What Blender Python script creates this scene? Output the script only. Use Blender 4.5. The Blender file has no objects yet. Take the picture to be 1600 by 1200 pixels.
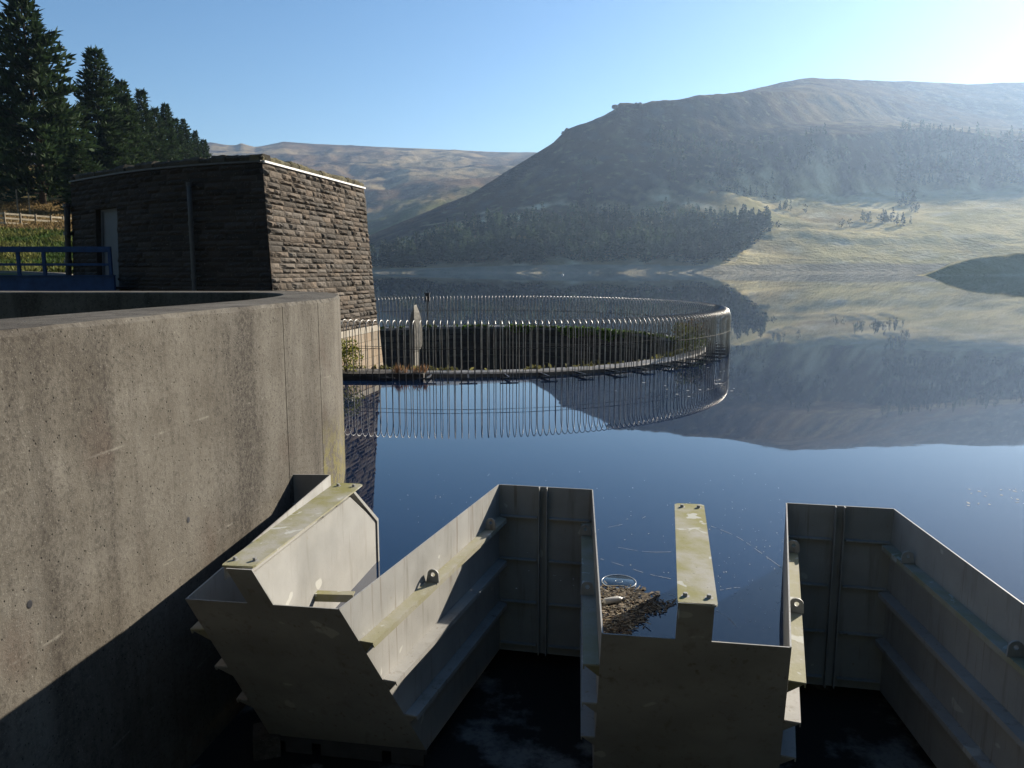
import bpy, bmesh, math, random
from mathutils import Vector, Matrix, noise
R = math.radians
random.seed(7)
scene = bpy.context.scene
COL = scene.collection

# ------------------------------------------------------------------ camera model
H = 3.2                     # eye height above the reservoir (water is z = 0)
F = 1202.0                  # focal length in pixels of a 1600 wide frame
PITCH = R(8.5)
cp, sp = math.cos(PITCH), math.sin(PITCH)
SUN_AZ, SUN_EL = R(45), R(22.6)     # azimuth clockwise from +Y
SUN = Vector((math.sin(SUN_AZ)*math.cos(SUN_EL), math.cos(SUN_AZ)*math.cos(SUN_EL), math.sin(SUN_EL)))

def ray(px, py):
    u = (px-800)/F; v = (py-600)/F
    return Vector((u, cp - v*sp, -(sp + v*cp)))
def atz(px, py, z):
    d = ray(px, py); t = (z-H)/d.z
    return Vector((d.x*t, d.y*t, z))
def aty(px, py, y):
    d = ray(px, py); t = y/d.y
    return Vector((d.x*t, y, H + d.z*t))
def slope_of(py):
    d = ray(800, py); return d.z/d.y

# ------------------------------------------------------------------ mesh builder
class MB:
    def __init__(s): s.v = []; s.f = []; s.c = []
    def add(s, vs, fs, col=None):
        b = len(s.v); s.v += [tuple(p) for p in vs]
        for f in fs:
            s.f.append(tuple(b+i for i in f)); s.c.append(col)
        return s
    def prism(s, plan, z0, z1, col=None):
        n = len(plan)
        vs = [(p[0], p[1], z0) for p in plan] + [(p[0], p[1], z1) for p in plan]
        fs = [tuple(range(n))[::-1], tuple(range(n, 2*n))] + [(i, (i+1) % n, n+(i+1) % n, n+i) for i in range(n)]
        return s.add(vs, fs, col)
    def plate(s, poly, t, col=None):
        n = len(poly); t = Vector(t)
        a = [Vector(p) for p in poly]; b = [p+t for p in a]
        fs = [tuple(range(n))[::-1], tuple(range(n, 2*n))] + [(i, (i+1) % n, n+(i+1) % n, n+i) for i in range(n)]
        return s.add(a+b, fs, col)
    def box(s, lo, hi, col=None):
        return s.prism([(lo[0], lo[1]), (hi[0], lo[1]), (hi[0], hi[1]), (lo[0], hi[1])], lo[2], hi[2], col)
    def bar(s, a, b, w, h, up=(0, 0, 1), col=None):
        a = Vector(a); b = Vector(b); d = (b-a).normalized(); up = Vector(up)
        r = d.cross(up)
        if r.length < 1e-4: r = Vector((1, 0, 0))
        r.normalize(); u = r.cross(d).normalized()
        q = [r*(-w/2)+u*(-h/2), r*(w/2)+u*(-h/2), r*(w/2)+u*(h/2), r*(-w/2)+u*(h/2)]
        return s.add([a+x for x in q]+[b+x for x in q], [(3, 2, 1, 0), (4, 5, 6, 7), (0, 1, 5, 4), (1, 2, 6, 5), (2, 3, 7, 6), (3, 0, 4, 7)], col)
    def tube(s, pts, r, n=8, col=None, caps=True, r1=None):
        pts = [Vector(p) for p in pts]; rings = []; m = len(pts)
        prev = None; vs = []
        for i, p in enumerate(pts):
            d = (pts[min(i+1, m-1)]-pts[max(i-1, 0)]).normalized()
            ref = prev if prev is not None else (Vector((0, 0, 1)) if abs(d.z) < .9 else Vector((1, 0, 0)))
            x = (ref - d*ref.dot(d))
            if x.length < 1e-5: x = Vector((1, 0, 0)).cross(d)
            x.normalize(); y = d.cross(x); prev = x
            rr = r if r1 is None else r+(r1-r)*i/(m-1)
            vs += [p + x*rr*math.cos(2*math.pi*k/n) + y*rr*math.sin(2*math.pi*k/n) for k in range(n)]
        fs = [(i*n+k, i*n+(k+1) % n, (i+1)*n+(k+1) % n, (i+1)*n+k) for i in range(m-1) for k in range(n)]
        if caps: fs += [tuple(range(n))[::-1], tuple(range((m-1)*n, m*n))]
        return s.add(vs, fs, col)
    def lathe(s, prof, n=20, o=(0, 0, 0), col=None):
        o = Vector(o); vs = []; m = len(prof)
        for r, z in prof:
            vs += [o+Vector((r*math.cos(2*math.pi*k/n), r*math.sin(2*math.pi*k/n), z)) for k in range(n)]
        fs = [(i*n+k, i*n+(k+1) % n, (i+1)*n+(k+1) % n, (i+1)*n+k) for i in range(m-1) for k in range(n)]
        return s.add(vs, fs, col)
    def build(s, name, mat, parent=None, smooth=False, bevel=0, recalc=True):
        me = bpy.data.meshes.new(name); me.from_pydata(s.v, [], s.f)
        if any(c is not None for c in s.c):
            at = me.color_attributes.new('tint', 'FLOAT_COLOR', 'CORNER')
            buf = []
            for p, c in zip(me.polygons, s.c):
                c = c or (.5, .5, .5)
                buf += [c[0], c[1], c[2], 1.0]*p.loop_total
            at.data.foreach_set('color', buf)
        if recalc:
            bm = bmesh.new(); bm.from_mesh(me); bmesh.ops.recalc_face_normals(bm, faces=bm.faces); bm.to_mesh(me); bm.free()
        if smooth: me.polygons.foreach_set('use_smooth', [True]*len(me.polygons))
        me.materials.append(mat)
        o = bpy.data.objects.new(name, me); COL.objects.link(o)
        if bevel:
            b = o.modifiers.new('edge', 'BEVEL'); b.width = bevel; b.segments = 2; b.limit_method = 'ANGLE'
        if parent is not None: o.parent = parent
        return o

def tag(o, label=None, cat=None, group=None, kind=None):
    if label: o['label'] = label
    if cat: o['category'] = cat
    if group: o['group'] = group
    if kind: o['kind'] = kind
    return o
def thing(name, label, cat, loc=(0, 0, 0), group=None):
    o = bpy.data.objects.new(name, None); COL.objects.link(o); o.location = loc
    return tag(o, label, cat, group)
def copy_tree(o, parent=None):
    c = o.copy(); COL.objects.link(c)
    if parent is not None: c.parent = parent
    for ch in list(o.children): copy_tree(ch, c)
    return c

# ------------------------------------------------------------------ materials
class NT:
    """small helper that wires procedural node materials"""
    def __init__(s, name, rough=.7, spec=.3, metal=0):
        s.m = bpy.data.materials.new(name); s.m.use_nodes = True
        s.t = s.m.node_tree; s.n = s.t.nodes; s.l = s.t.links
        s.p = s.n['Principled BSDF']
        s.p.inputs['Roughness'].default_value = rough
        s.p.inputs['Specular IOR Level'].default_value = spec
        s.p.inputs['Metallic'].default_value = metal
        s.tc = s.n.new('ShaderNodeTexCoord'); s.geo = None
    def pos(s, scale=(1, 1, 1), world=True):
        mp = s.n.new('ShaderNodeMapping'); mp.inputs['Scale'].default_value = scale
        if world:
            if s.geo is None: s.geo = s.n.new('ShaderNodeNewGeometry')
            s.l.new(s.geo.outputs['Position'], mp.inputs['Vector'])
        else: s.l.new(s.tc.outputs['Object'], mp.inputs['Vector'])
        return mp.outputs['Vector']
    def noise(s, scale, detail=5, rough=.55, vec=None, dist=0):
        k = s.n.new('ShaderNodeTexNoise'); k.inputs['Scale'].default_value = scale
        k.inputs['Detail'].default_value = detail; k.inputs['Roughness'].default_value = rough
        k.inputs['Distortion'].default_value = dist
        s.l.new(vec if vec is not None else s.pos(), k.inputs['Vector']); return k.outputs['Fac']
    def voro(s, scale, vec=None, feature='F1'):
        k = s.n.new('ShaderNodeTexVoronoi'); k.inputs['Scale'].default_value = scale; k.feature = feature
        s.l.new(vec if vec is not None else s.pos(), k.inputs['Vector']); return k.outputs['Distance']
    def ramp(s, fac, stops):
        k = s.n.new('ShaderNodeValToRGB'); e = k.color_ramp.elements
        while len(e) > 1: e.remove(e[-1])
        for i, (p, c) in enumerate(stops):
            if isinstance(c, (int, float)): c = (c, c, c)
            x = e[0] if i == 0 else e.new(p)
            x.position = p; x.color = (*c, 1)
        s.l.new(fac, k.inputs['Fac']); return k.outputs['Color']
    def mix(s, a, b, fac, mode='MIX'):
        k = s.n.new('ShaderNodeMix'); k.data_type = 'RGBA'; k.blend_type = mode
        for sock, val in ((k.inputs[0], fac), (k.inputs[6], a), (k.inputs[7], b)):
            if hasattr(val, 'is_output'): s.l.new(val, sock)
            elif isinstance(val, (int, float)): sock.default_value = val
            else: sock.default_value = (*val, 1)
        return k.outputs[2]
    def attr(s, name='tint'):
        k = s.n.new('ShaderNodeAttribute'); k.attribute_name = name; return k.outputs['Color']
    def math(s, op, a, b=0.0):
        k = s.n.new('ShaderNodeMath'); k.operation = op
        for i, val in enumerate((a, b)):
            if hasattr(val, 'is_output'): s.l.new(val, k.inputs[i])
            else: k.inputs[i].default_value = val
        return k.outputs[0]
    def sepz(s, axis='Z'):
        if s.geo is None: s.geo = s.n.new('ShaderNodeNewGeometry')
        k = s.n.new('ShaderNodeSeparateXYZ'); s.l.new(s.geo.outputs['Position'], k.inputs[0]); return k.outputs[axis]
    def color(s, c):
        if hasattr(c, 'is_output'): s.l.new(c, s.p.inputs['Base Color'])
        else: s.p.inputs['Base Color'].default_value = (*c, 1)
        return s
    def rough(s, c): s.l.new(c, s.p.inputs['Roughness']); return s
    def bump(s, h, dist=.01, strength=1.0, chain=None):
        k = s.n.new('ShaderNodeBump'); k.inputs['Distance'].default_value = dist; k.inputs['Strength'].default_value = strength
        s.l.new(h, k.inputs['Height'])
        if chain is not None: s.l.new(chain, k.inputs['Normal'])
        s.l.new(k.outputs['Normal'], s.p.inputs['Normal']); return k.outputs['Normal']

M = {}
def mat_concrete(lichen=False):
    k = NT('lichened_concrete' if lichen else 'weathered_concrete', .92, .12)
    sp1 = k.noise(22, 6, .78); sp2 = k.noise(60, 4, .7)
    base = k.ramp(k.noise(1.3, 7, .65), [(.30, (.083, .072, .058)), (.52, (.118, .106, .088)), (.72, (.150, .137, .116))])
    streak = k.noise(1, 6, .6, k.pos((1.5, 1.5, .22)), .5)
    dk = k.math('MULTIPLY', k.ramp(streak, [(.45, 0), (.62, 1)]), k.ramp(sp1, [(.34, .15), (.58, 1)]))
    c = k.mix(base, (.040, .034, .029), k.math('MULTIPLY', dk, .85))
    s2 = k.noise(1, 6, .65, k.pos((5.5, 5.5, .3)), .2)
    c = k.mix(c, (.058, .05, .041), k.ramp(s2, [(.52, 0), (.72, .5)]))
    c = k.mix(c, (.072, .046, .036), k.ramp(k.noise(.8, 4, .6, k.pos((1, 1, .7))), [(.56, 0), (.72, .55)]))
    pale = k.math('MULTIPLY', k.ramp(k.noise(1, 6, .7, k.pos((1.9, 1.9, .6))), [(.54, 0), (.70, 1)]), k.ramp(sp1, [(.45, 0), (.62, 1)]))
    c = k.mix(c, (.235, .22, .19), k.math('MULTIPLY', pale, .75))
    # pale pour lines
    zl = k.math('ADD', k.sepz(), k.math('MULTIPLY', k.noise(1.5, 4), .10))
    wv = k.math('ABSOLUTE', k.math('SUBTRACT', k.math('FRACT', k.math('MULTIPLY', zl, .83)), .5))
    ln = k.math('MULTIPLY', k.ramp(wv, [(.0, 1), (.012, 0)]), k.ramp(k.noise(3, 4), [(.5, 0), (.62, .7)]))
    c = k.mix(c, (.22, .205, .175), ln)
    c = k.mix(c, (.036, .032, .027), k.ramp(sp1, [(.50, 0), (.66, .62)]))
    c = k.mix(c, (.26, .245, .215), k.ramp(sp2, [(.60, 0), (.70, .6)]))
    pit = k.voro(15)
    c = k.mix((.022, .02, .017), c, k.ramp(pit, [(.06, 0), (.14, 1)]))
    if lichen:
        zz = k.math('MULTIPLY', k.sepz(), .5)
        li = k.math('MULTIPLY', k.ramp(zz, [(.28, 1), (.62, 0)]), k.ramp(k.noise(9, 6, .7), [(.44, 0), (.56, 1)]))
        c = k.mix(c, (.19, .165, .045), k.math('MULTIPLY', li, .55))
    k.color(c)
    n = k.bump(sp1, .012, .8); n = k.bump(sp2, .004, .6, n); k.bump(k.ramp(pit, [(.04, 0), (.15, 1)]), .008, .7, n)
    return k.m
M['concrete'] = mat_concrete()
M['lichen_concrete'] = mat_concrete(True)
def mat_steel(name, light=1.0):
    k = NT(name, .6, .35)
    b = k.ramp(k.noise(1.6, 5), [(.35, (.238*light, .232*light, .214*light)), (.65, (.315*light, .306*light, .284*light))])
    st = k.noise(1, 6, .6, k.pos((9, 9, .9)))
    c = k.mix(b, (.13, .112, .085), k.ramp(st, [(.56, 0), (.74, .55)]))
    c = k.mix(c, (.45, .44, .40), k.ramp(k.noise(3.2, 2, .4, None, .4), [(.70, 0), (.715, .85)]))
    run = k.math('MULTIPLY', k.ramp(k.noise(1, 3, .5, k.pos((22, 22, .8))), [(.60, 0), (.70, 1)]), k.ramp(k.noise(1.3, 3), [(.45, 0), (.6, .6)]))
    c = k.mix(c, (.12, .075, .045), run)
    c = k.mix(c, (.20, .13, .075), k.ramp(k.noise(14, 4, .6), [(.68, 0), (.76, .5)]))
    k.color(c); n = k.bump(k.noise(1.4, 2, .4), .022, .8); k.bump(k.noise(9, 5, .6), .003, .6, n); return k.m
M['steel'] = mat_steel('painted_steel')
def mat_cap(amt=.9):
    k = NT('lichened_steel', .75, .25)
    c = k.mix((.29, .275, .23), (.185, .17, .042), k.ramp(k.noise(2.6, 5, .62), [(.36, 0), (.6, amt)]))
    c = k.mix(c, (.42, .42, .38), k.ramp(k.noise(5.5, 3, .5, None, .6), [(.63, 0), (.66, .8)]))
    c = k.mix(c, (.07, .06, .04), k.ramp(k.voro(13), [(.04, .9), (.09, 0)]))
    k.color(c); k.bump(k.noise(40, 3), .003, .6); return k.m
M['cap'] = mat_cap(); M['ledge'] = mat_cap(.5)
def mat_simple(name, col, rough=.7, spec=.3, metal=0, var=.25, scale=6, bump=.0):
    k = NT(name, rough, spec, metal)
    d = tuple(max(0, c*(1-var)) for c in col); e = tuple(min(1, c*(1+var)) for c in col)
    f = k.noise(scale, 5)
    k.color(k.ramp(f, [(.3, d), (.7, e)]))
    if bump: k.bump(f, bump, .8)
    return k.m
M['bar'] = mat_simple('galvanised_bar', (.24, .235, .225), .40, .5, .85, .35, 5)
M['rail'] = mat_simple('rusty_rail', (.05, .045, .04), .8, .2, 0, .3, 9)
M['dark_metal'] = mat_simple('dark_metal', (.03, .03, .035), .5, .4, .2)
M['blue_paint'] = mat_simple('blue_paint', (.010, .036, .105), .7, .2, 0, .25, 5)
M['grey_door'] = mat_simple('grey_door_paint', (.06, .065, .075), .6, .3, 0, .12, 3)
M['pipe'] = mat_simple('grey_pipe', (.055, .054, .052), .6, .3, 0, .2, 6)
M['white_band'] = mat_simple('white_lead', (.55, .54, .52), .6, .3, 0, .12, 5)
M['roof'] = mat_simple('roof_felt', (.10, .10, .09), .9, .2)
M['timber'] = mat_simple('dark_wet_timber', (.035, .03, .025), .8, .25, 0, .4, 5, .01)
M['pier'] = mat_simple('grey_pier_stone', (.17, .157, .135), .9, .15, 0, .35, 7, .012)
M['fence_wood'] = mat_simple('fence_wood', (.34, .285, .2), .8, .2, 0, .3, 4)
M['post_wood'] = mat_simple('post_wood', (.16, .13, .09), .85, .2, 0, .3, 4)
M['bark'] = mat_simple('bark', (.055, .042, .032), .95, .1, 0, .4, 8, .02)
M['white_plastic'] = mat_simple('white_plastic', (.42, .40, .36), .35, .5, 0, .15, 20)
M['lid'] = mat_simple('clear_plastic', (.012, .022, .038), .04, .5, 0, .3, 14)
M['lid_rim'] = mat_simple('dull_plastic', (.30, .33, .36), .3, .5, 0, .3, 24)
def mat_stone(name, mul=1.0):
    k = NT(name, .95, .12)
    c = k.mix(k.attr(), (.04, .034, .028), k.ramp(k.noise(5, 6, .65), [(.45, 0), (.72, .75)]))
    c = k.mix(c, (.2, .18, .15), k.ramp(k.noise(16, 4, .6), [(.60, 0), (.75, .55)]))
    k.color(c); k.bump(k.noise(11, 6, .7), .035, .9); return k.m
M['stone'] = mat_stone('rock_faced_stone')
M['mortar'] = mat_simple('dark_mortar', (.045, .04, .034), .95, .1)
def mat_ashlar():
    k = NT('pale_ashlar', .9, .15)
    c = k.mix(k.attr(), (.16, .12, .08), k.ramp(k.noise(1, 5, .6, k.pos((4, 4, .7))), [(.5, 0), (.74, .6)]))
    k.color(c); k.bump(k.noise(20, 4), .006, .6); return k.m
M['ashlar'] = mat_ashlar()
def mat_leaf(name, mul=1.0, trans=.25):
    k = NT(name, .75, .12)
    c = k.mix((0, 0, 0), k.attr(), mul); k.color(c)
    tr = k.n.new('ShaderNodeBsdfTranslucent'); k.l.new(c, tr.inputs['Color'])
    mx = k.n.new('ShaderNodeMixShader'); mx.inputs[0].default_value = trans
    out = k.n['Material Output']
    k.l.new(k.p.outputs[0], mx.inputs[1]); k.l.new(tr.outputs[0], mx.inputs[2]); k.l.new(mx.outputs[0], out.inputs['Surface'])
    return k.m
M['needles'] = mat_leaf('needles', .8)
M['leaves'] = mat_leaf('leaves', .75, .35)
def mat_land(name, sc, bd, scale2=.35, dark=.62, lo=.46):
    k = NT(name, 1.0, .0)
    c = k.mix((0, 0, 0), k.attr(), .85)
    n1 = k.noise(sc, 7, .62)
    c = k.mix(c, (.045, .038, .026), k.ramp(n1, [(lo, 0), (lo+.22, dark)]))
    c = k.mix(c, (.30, .26, .15), k.ramp(k.noise(sc*2.3, 6, .65), [(.55, 0), (.72, .5)]))
    k.color(c)
    n = k.bump(k.noise(scale2*.25, 5, .6), bd*3, .7); k.bump(k.noise(scale2, 5, .65), bd, 1.0, n); return k.m
M['moor'] = mat_land('moorland', .012, 1.8, .12, .7, .46)
M['field'] = mat_land('rough_grassland', .03, 1.6, .2, .45, .52)
M['bank'] = mat_land('grass_bank', .5, .12, 1.6)
def mat_floor():
    k = NT('wet_spillway_slab', .85, .2)
    p = k.ramp(k.noise(.6, 8, .62), [(.49, (.018, .018, .017)), (.55, (.175, .17, .155))])
    k.color(k.mix(p, (.015, .016, .014), k.ramp(k.noise(14, 5, .7), [(.5, 0), (.7, .6)]))); k.bump(k.noise(25, 4), .006, .6)
    return k.m
M['floor'] = mat_floor()
def mat_water():
    k = NT('reservoir_water', .015, .5)
    k.p.inputs['IOR'].default_value = 1.40
    k.color((.003, .011, .034))
    w = k.noise(.9, 3, .5, k.pos((1, 1.6, 1))); k.bump(w, .0025, .16)
    return k.m
M['water'] = mat_water()
M['debris'] = mat_leaf('dry_debris', .7, .1)

# ------------------------------------------------------------------ weir (steel labyrinth)
ZC = .70            # crest
ZB = ZC - 2.06      # foot of the panels
UND = 1/math.tan(R(55))
PT = .012
weir = thing('labyrinth_weir', 'grey steel zigzag weir with ledges and lichened cap plates below the concrete wall', 'weir', atz(860, 1100, ZB))
WL = Vector(weir.location)
def wb(mb, name, mat, parent=None, **k):
    """build in weir space"""
    mb.v = [tuple(Vector(p)-WL) for p in mb.v]
    return mb.build(name, mat, parent or weir, **k)

def side_panel(N, Fp, out):
    """vertical side plate from downstream corner N to upstream corner Fp; out = unit normal to the dry bay"""
    d = Vector((Fp.x-N.x, Fp.y-N.y, 0)); L = d.length; d.normalize()
    hh = ZC-ZB
    def at(s, drop): return Vector((N.x, N.y, ZC)) + d*s - Vector((0, 0, drop))
    mb = MB(); mb.plate([at(0, 0), at(L, 0), at(L, hh), at(hh*UND, hh)], -out*PT)
    o = wb(mb, 'side_panel', M['steel'])
    for j, drop in enumerate((.38, .90, 1.43)):
        w = (.12, .12, .12)[j]
        s0 = drop*UND+.01
        lb = MB()
        lb.plate([at(s0, drop)+out*.001, at(L-.01, drop)+out*.001, at(L-w*.6, drop)+out*w, at(s0, drop)+out*w], (0, 0, -.012))
        lb.plate([at(s0, drop+.012)+out*w, at(L-w*.6, drop+.012)+out*w, at(L-w*.6, drop+.05)+out*w, at(s0+.02, drop+.05)+out*w], -out*.010)
        lb.plate([at(s0, drop+.013)+out*.001, at(s0, drop+.013)+out*(w-.012), at(s0+.1, drop+.15)+out*.001], d*.010)
        if j == 0: wb(lb, 'ledge', M['ledge'], o)
        else: wb(lb, 'ledge', M['steel'], o)
        if j == 0:
            for s in (L*.36+.22, L*.86):
                g = MB(); b = at(s, drop-.003)+out*.075
                # rounded plate with an eye, standing on the ledge across its width
                n = 14; outer = []; inner = []
                c = b+Vector((0, 0, .075))
                for q in range(n+1):
                    a = math.pi*q/n
                    outer.append(c+out*(.055*math.cos(a))+Vector((0, 0, .05*math.sin(a))))
                    inner.append(c+out*(.020*math.cos(a))+Vector((0, 0, .020*math.sin(a))))
                lo = [c+out*(-.02*math.cos(math.pi*q/n))-Vector((0, 0, .02*math.sin(math.pi*q/n))) for q in range(1, n)]
                base = [b-out*.07, b+out*.06]
                ringo = outer+[b-out*.07]+[b+out*.06]
                hole = inner+lo
                m1 = len(outer)
                for k in range(m1-1):
                    g.plate([outer[k], outer[k+1], inner[k+1], inner[k]], d*.016)
                hl = [inner[-1]]+lo+[inner[0]]
                bl = [outer[-1]]+[base[0]+(base[1]-base[0])*(t/(len(hl)-3)) for t in range(len(hl)-2)]+[outer[0]]
                for k in range(len(hl)-1):
                    g.plate([bl[k], bl[k+1], hl[k+1], hl[k]], d*.016)
                wb(g, 'lifting_lug', M['steel'], o)
    return o

def front_panel(NL, NR, dL, dR, tab=None, lift=.38):
    """undercut downstream plate; tab = (t0, t1) along the crest that rises to the cap plate"""
    hh = ZC-ZB
    top = lambda t: NL.lerp(NR, t)
    def low(t, drop): return top(t) + (dL.lerp(dR, t))*(drop*UND) - Vector((0, 0, drop))
    poly = [low(0, hh), low(1, hh), low(1, 0)]
    if tab: poly += [low(tab[1], 0), low(tab[1], -lift), low(tab[0], -lift), low(tab[0], 0)]
    poly += [low(0, 0)]
    ax = (dL+dR).normalized()
    mb = MB(); mb.plate(poly, ax*PT)
    o = wb(mb, 'front_panel', M['steel'])
    # skirt with two notches under the sloping plate
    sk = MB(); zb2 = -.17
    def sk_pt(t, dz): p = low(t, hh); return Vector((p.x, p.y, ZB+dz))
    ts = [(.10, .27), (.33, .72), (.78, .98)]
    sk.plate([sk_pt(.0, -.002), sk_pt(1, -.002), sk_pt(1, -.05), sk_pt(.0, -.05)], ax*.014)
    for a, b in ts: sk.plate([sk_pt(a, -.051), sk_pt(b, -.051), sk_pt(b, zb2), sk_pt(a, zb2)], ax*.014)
    wb(sk, 'skirt', M['pipe'], o)  # darker grey than the panels: the skirt's shade is put into its colour
    return o, low

def end_panel(A, B, post=.5):
    d = (B-A).normalized(); n = Vector((d.y, -d.x, 0))      # toward the camera
    if n.y > 0: n = -n
    mb = MB(); mb.plate([A, B, B-Vector((0, 0, ZC-ZB)), A-Vector((0, 0, ZC-ZB))], -n*PT)
    o = wb(mb, 'end_panel', M['steel']); L = (B-A).length
    for drop in (.36, .88, 1.41, 1.94):
        a = A+d*.02-Vector((0, 0, drop)); b = B-d*.02-Vector((0, 0, drop))
        if post is None: segs = [(0, L)]
        else: segs = [(.0, post*L-.055), (post*L+.055, L)]
        rb = MB()
        for s0, s1 in segs:
            rb.plate([A+d*(s0+.02)-Vector((0, 0, drop))+n*.001, A+d*(s1-.02)-Vector((0, 0, drop))+n*.001,
                      A+d*(s1-.02)-Vector((0, 0, drop))+n*.055, A+d*(s0+.02)-Vector((0, 0, drop))+n*.055], (0, 0, -.014))
        wb(rb, 'rib', M['steel'], o)
    if post is not None:
        for off, w in ((-.045, .012), (.045, .012)):
            pm = MB(); c = A+d*(post*L+off)
            pm.plate([c-d*w/2+n*.001, c+d*w/2+n*.001, c+d*w/2+n*.07, c-d*w/2+n*.07], (0, 0, -(ZC-ZB)+.001))
            pm.v = [(x, y, z+.003) for x, y, z in pm.v]
            wb(pm, 'post_flange', M['steel'], o)
    return o

def cap_and_fin(corners, low, tabmid, slot=True):
    n0, n1, f1, f0 = corners
    zcap = n0.z
    mb = MB(); cut = .03
    ax = ((f0+f1)/2-(n0+n1)/2).normalized()
    ac = (n1-n0).normalized()
    poly = [n0+ac*cut*.3+ax*0, n1-ac*cut*.3, n1+ax*cut, f1-ax*cut, f1-ac*cut, f0+ac*cut, f0-ax*cut, n0+ax*cut]
    mb.plate(poly, (0, 0, -.014))
    cap = wb(mb, 'cap_plate', M['cap'])
    dn = MB(); q0 = n0+ax*.03+ac*.006; q1 = f0-ax*.03+ac*.006
    dn.plate([q0-Vector((0, 0, .0145)), q1-Vector((0, 0, .0145)), q1-Vector((0, 0, .125)), q0-Vector((0, 0, .125))], ac*.008)
    wb(dn, 'gap_backing', M['steel'], cap)  # downstand plate added so the gap under the cap looks dark
    for e, f in ((.05, .2), (.05, .8), (.95, .25), (.95, .8)):
        p = (n0.lerp(n1, f)).lerp(f0.lerp(f1, f), e)
        b = MB(); b.lathe([(0, .022), (.014, .022), (.017, .016), (.017, .0), (.03, .0), (.03, -.001), (0, -.001)], 6, p+Vector((0, 0, .001)))
        wb(b, 'bolt', M['steel'], cap)
    # fin
    c0 = (n0+n1)/2; c1 = (f0+f1)/2; L = (c1-c0).length
    side = Vector((ax.y, -ax.x, 0)); half = .028
    def P(s, z): q = c0+ax*s; return Vector((q.x, q.y, z))
    zt = zcap-.125
    slope_s = lambda z: (zcap-z)*UND
    zf = ZB+.3
    fm = MB()
    fm.plate([P(slope_s(zt)+.016, zt)-side*half, P(L-.06, zt)-side*half, P(L+.66, zt-.49)-side*half, P(L+.66, zf)-side*half, P(slope_s(zf)+.016, zf)-side*half], side*2*half)
    fin = wb(fm, 'splitter_fin', M['steel'])
    em = MB()
    em.plate([P(L-.085, zt+.09)-side*.045, P(L-.04, zt+.09)-side*.045, P(L+.70, zt-.47)-side*.045, P(L+.662, zt-.49)-side*.045], side*.09)
    em.plate([P(L+.662, zt-.49)-side*.045, P(L+.70, zt-.47)-side*.045, P(L+.70, zf)-side*.045, P(L+.662, zf)-side*.045], side*.09)
    wb(em, 'edge_flange', M['steel'], fin)
    sm = MB(); s1 = L*.60
    sm.plate([P(slope_s(zcap-.02)+.016, zcap-.0145)-side*.010, P(s1, zcap-.0145)-side*.010, P(s1+.05, zt+.001)-side*.010, P(slope_s(zt)+.016, zt+.001)-side*.010], side*.020)
    wb(sm, 'web_strip', M['steel'], fin)
    for s in (L*.68, L*.83):
        st = MB(); st.tube([P(s, zt)+side*.015, P(s, zcap-.0145)+side*.015], .006, 6); wb(st, 'stud', M['steel'], fin)
    return cap

def unit2(a, b): d = Vector((b.x-a.x, b.y-a.y, 0)); return d.normalized()
def perp_right(d): return Vector((d.y, -d.x, 0))

mods = [
    dict(NL=atz(289, 936, ZC), NR=atz(530, 952, ZC), FR=atz(780, 757, ZC), FL=atz(515, 742, ZC)),
    dict(NL=atz(940, 990, ZC), NR=atz(1237, 1012, ZC), FR=atz(1230, 786, ZC), FL=atz(925, 765, ZC)),
]
FL3 = atz(1396, 795, ZC); e3 = unit2(atz(1600, 945, ZC), FL3)
NL3 = FL3-e3*4.15
ax3 = unit2(mods[1]['NL'], mods[1]['NR'])
NR3 = NL3+ax3*1.28
e3r = Vector((e3.x+.42, e3.y, 0)).normalized(); FR3 = NR3+e3r*4.3
mods.append(dict(NL=NL3, NR=NR3, FR=FR3, FL=FL3))
ZCAP = ZC+.38
tabs = [(atz(386, 943, ZC), atz(427, 945, ZC)), (atz(1055, 999, ZC), atz(1112, 1003, ZC)), None]
caps = [[atz(345, 883, ZCAP), atz(397, 885, ZCAP), atz(568, 756, ZCAP), atz(524, 754, ZCAP)],
        [atz(1059, 941, ZCAP), atz(1122, 946, ZCAP), atz(1100, 788, ZCAP), atz(1054, 786, ZCAP)], None]
for i, m in enumerate(mods):
    NL, NR, FR, FL = m['NL'], m['NR'], m['FR'], m['FL']
    dL, dR = unit2(NL, FL), unit2(NR, FR)
    side_panel(NL, FL, -perp_right(dL)); side_panel(NR, FR, perp_right(dR))
    tab = None
    if tabs[i]:
        L = (NR-NL).length
        tab = ((tabs[i][0]-NL).length/L, (tabs[i][1]-NL).length/L)
    else: tab = (.40, .60)
    o, low = front_panel(NL, NR, dL, dR, tab)
    if caps[i]: cc = caps[i]
    else:
        a = low(.40, -.38); b = low(.60, -.38); axm = (dL+dR).normalized()
        cc = [a-axm*.02, b-axm*.02, b+axm*2.25, a+axm*2.25]
        for q in cc: q.z = ZCAP
    cap_and_fin(cc, low, None)
# a channel bar across the left trough
m = mods[0]; dR = unit2(m['NR'], m['FR'])
q1 = atz(552, 936, ZC-.40)+perp_right(dR)*.0; q0 = atz(472, 934, ZC-.40)
cb = MB(); cb.bar(q0, q1, .012, .06); cb.bar(q0+Vector((0, .035, .035)), q1+Vector((0, .035, .035)), .08, .010); wb(cb, 'cross_bar', M['cap'])
W_END = atz(443, 741, ZC)
end_panel(W_END+Vector((-.12, 0, 0)), mods[0]['FL'], None)
end_panel(mods[0]['FR'], mods[1]['FL'], .485)
end_panel(mods[1]['FR'], mods[2]['FL'], .50)

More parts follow.
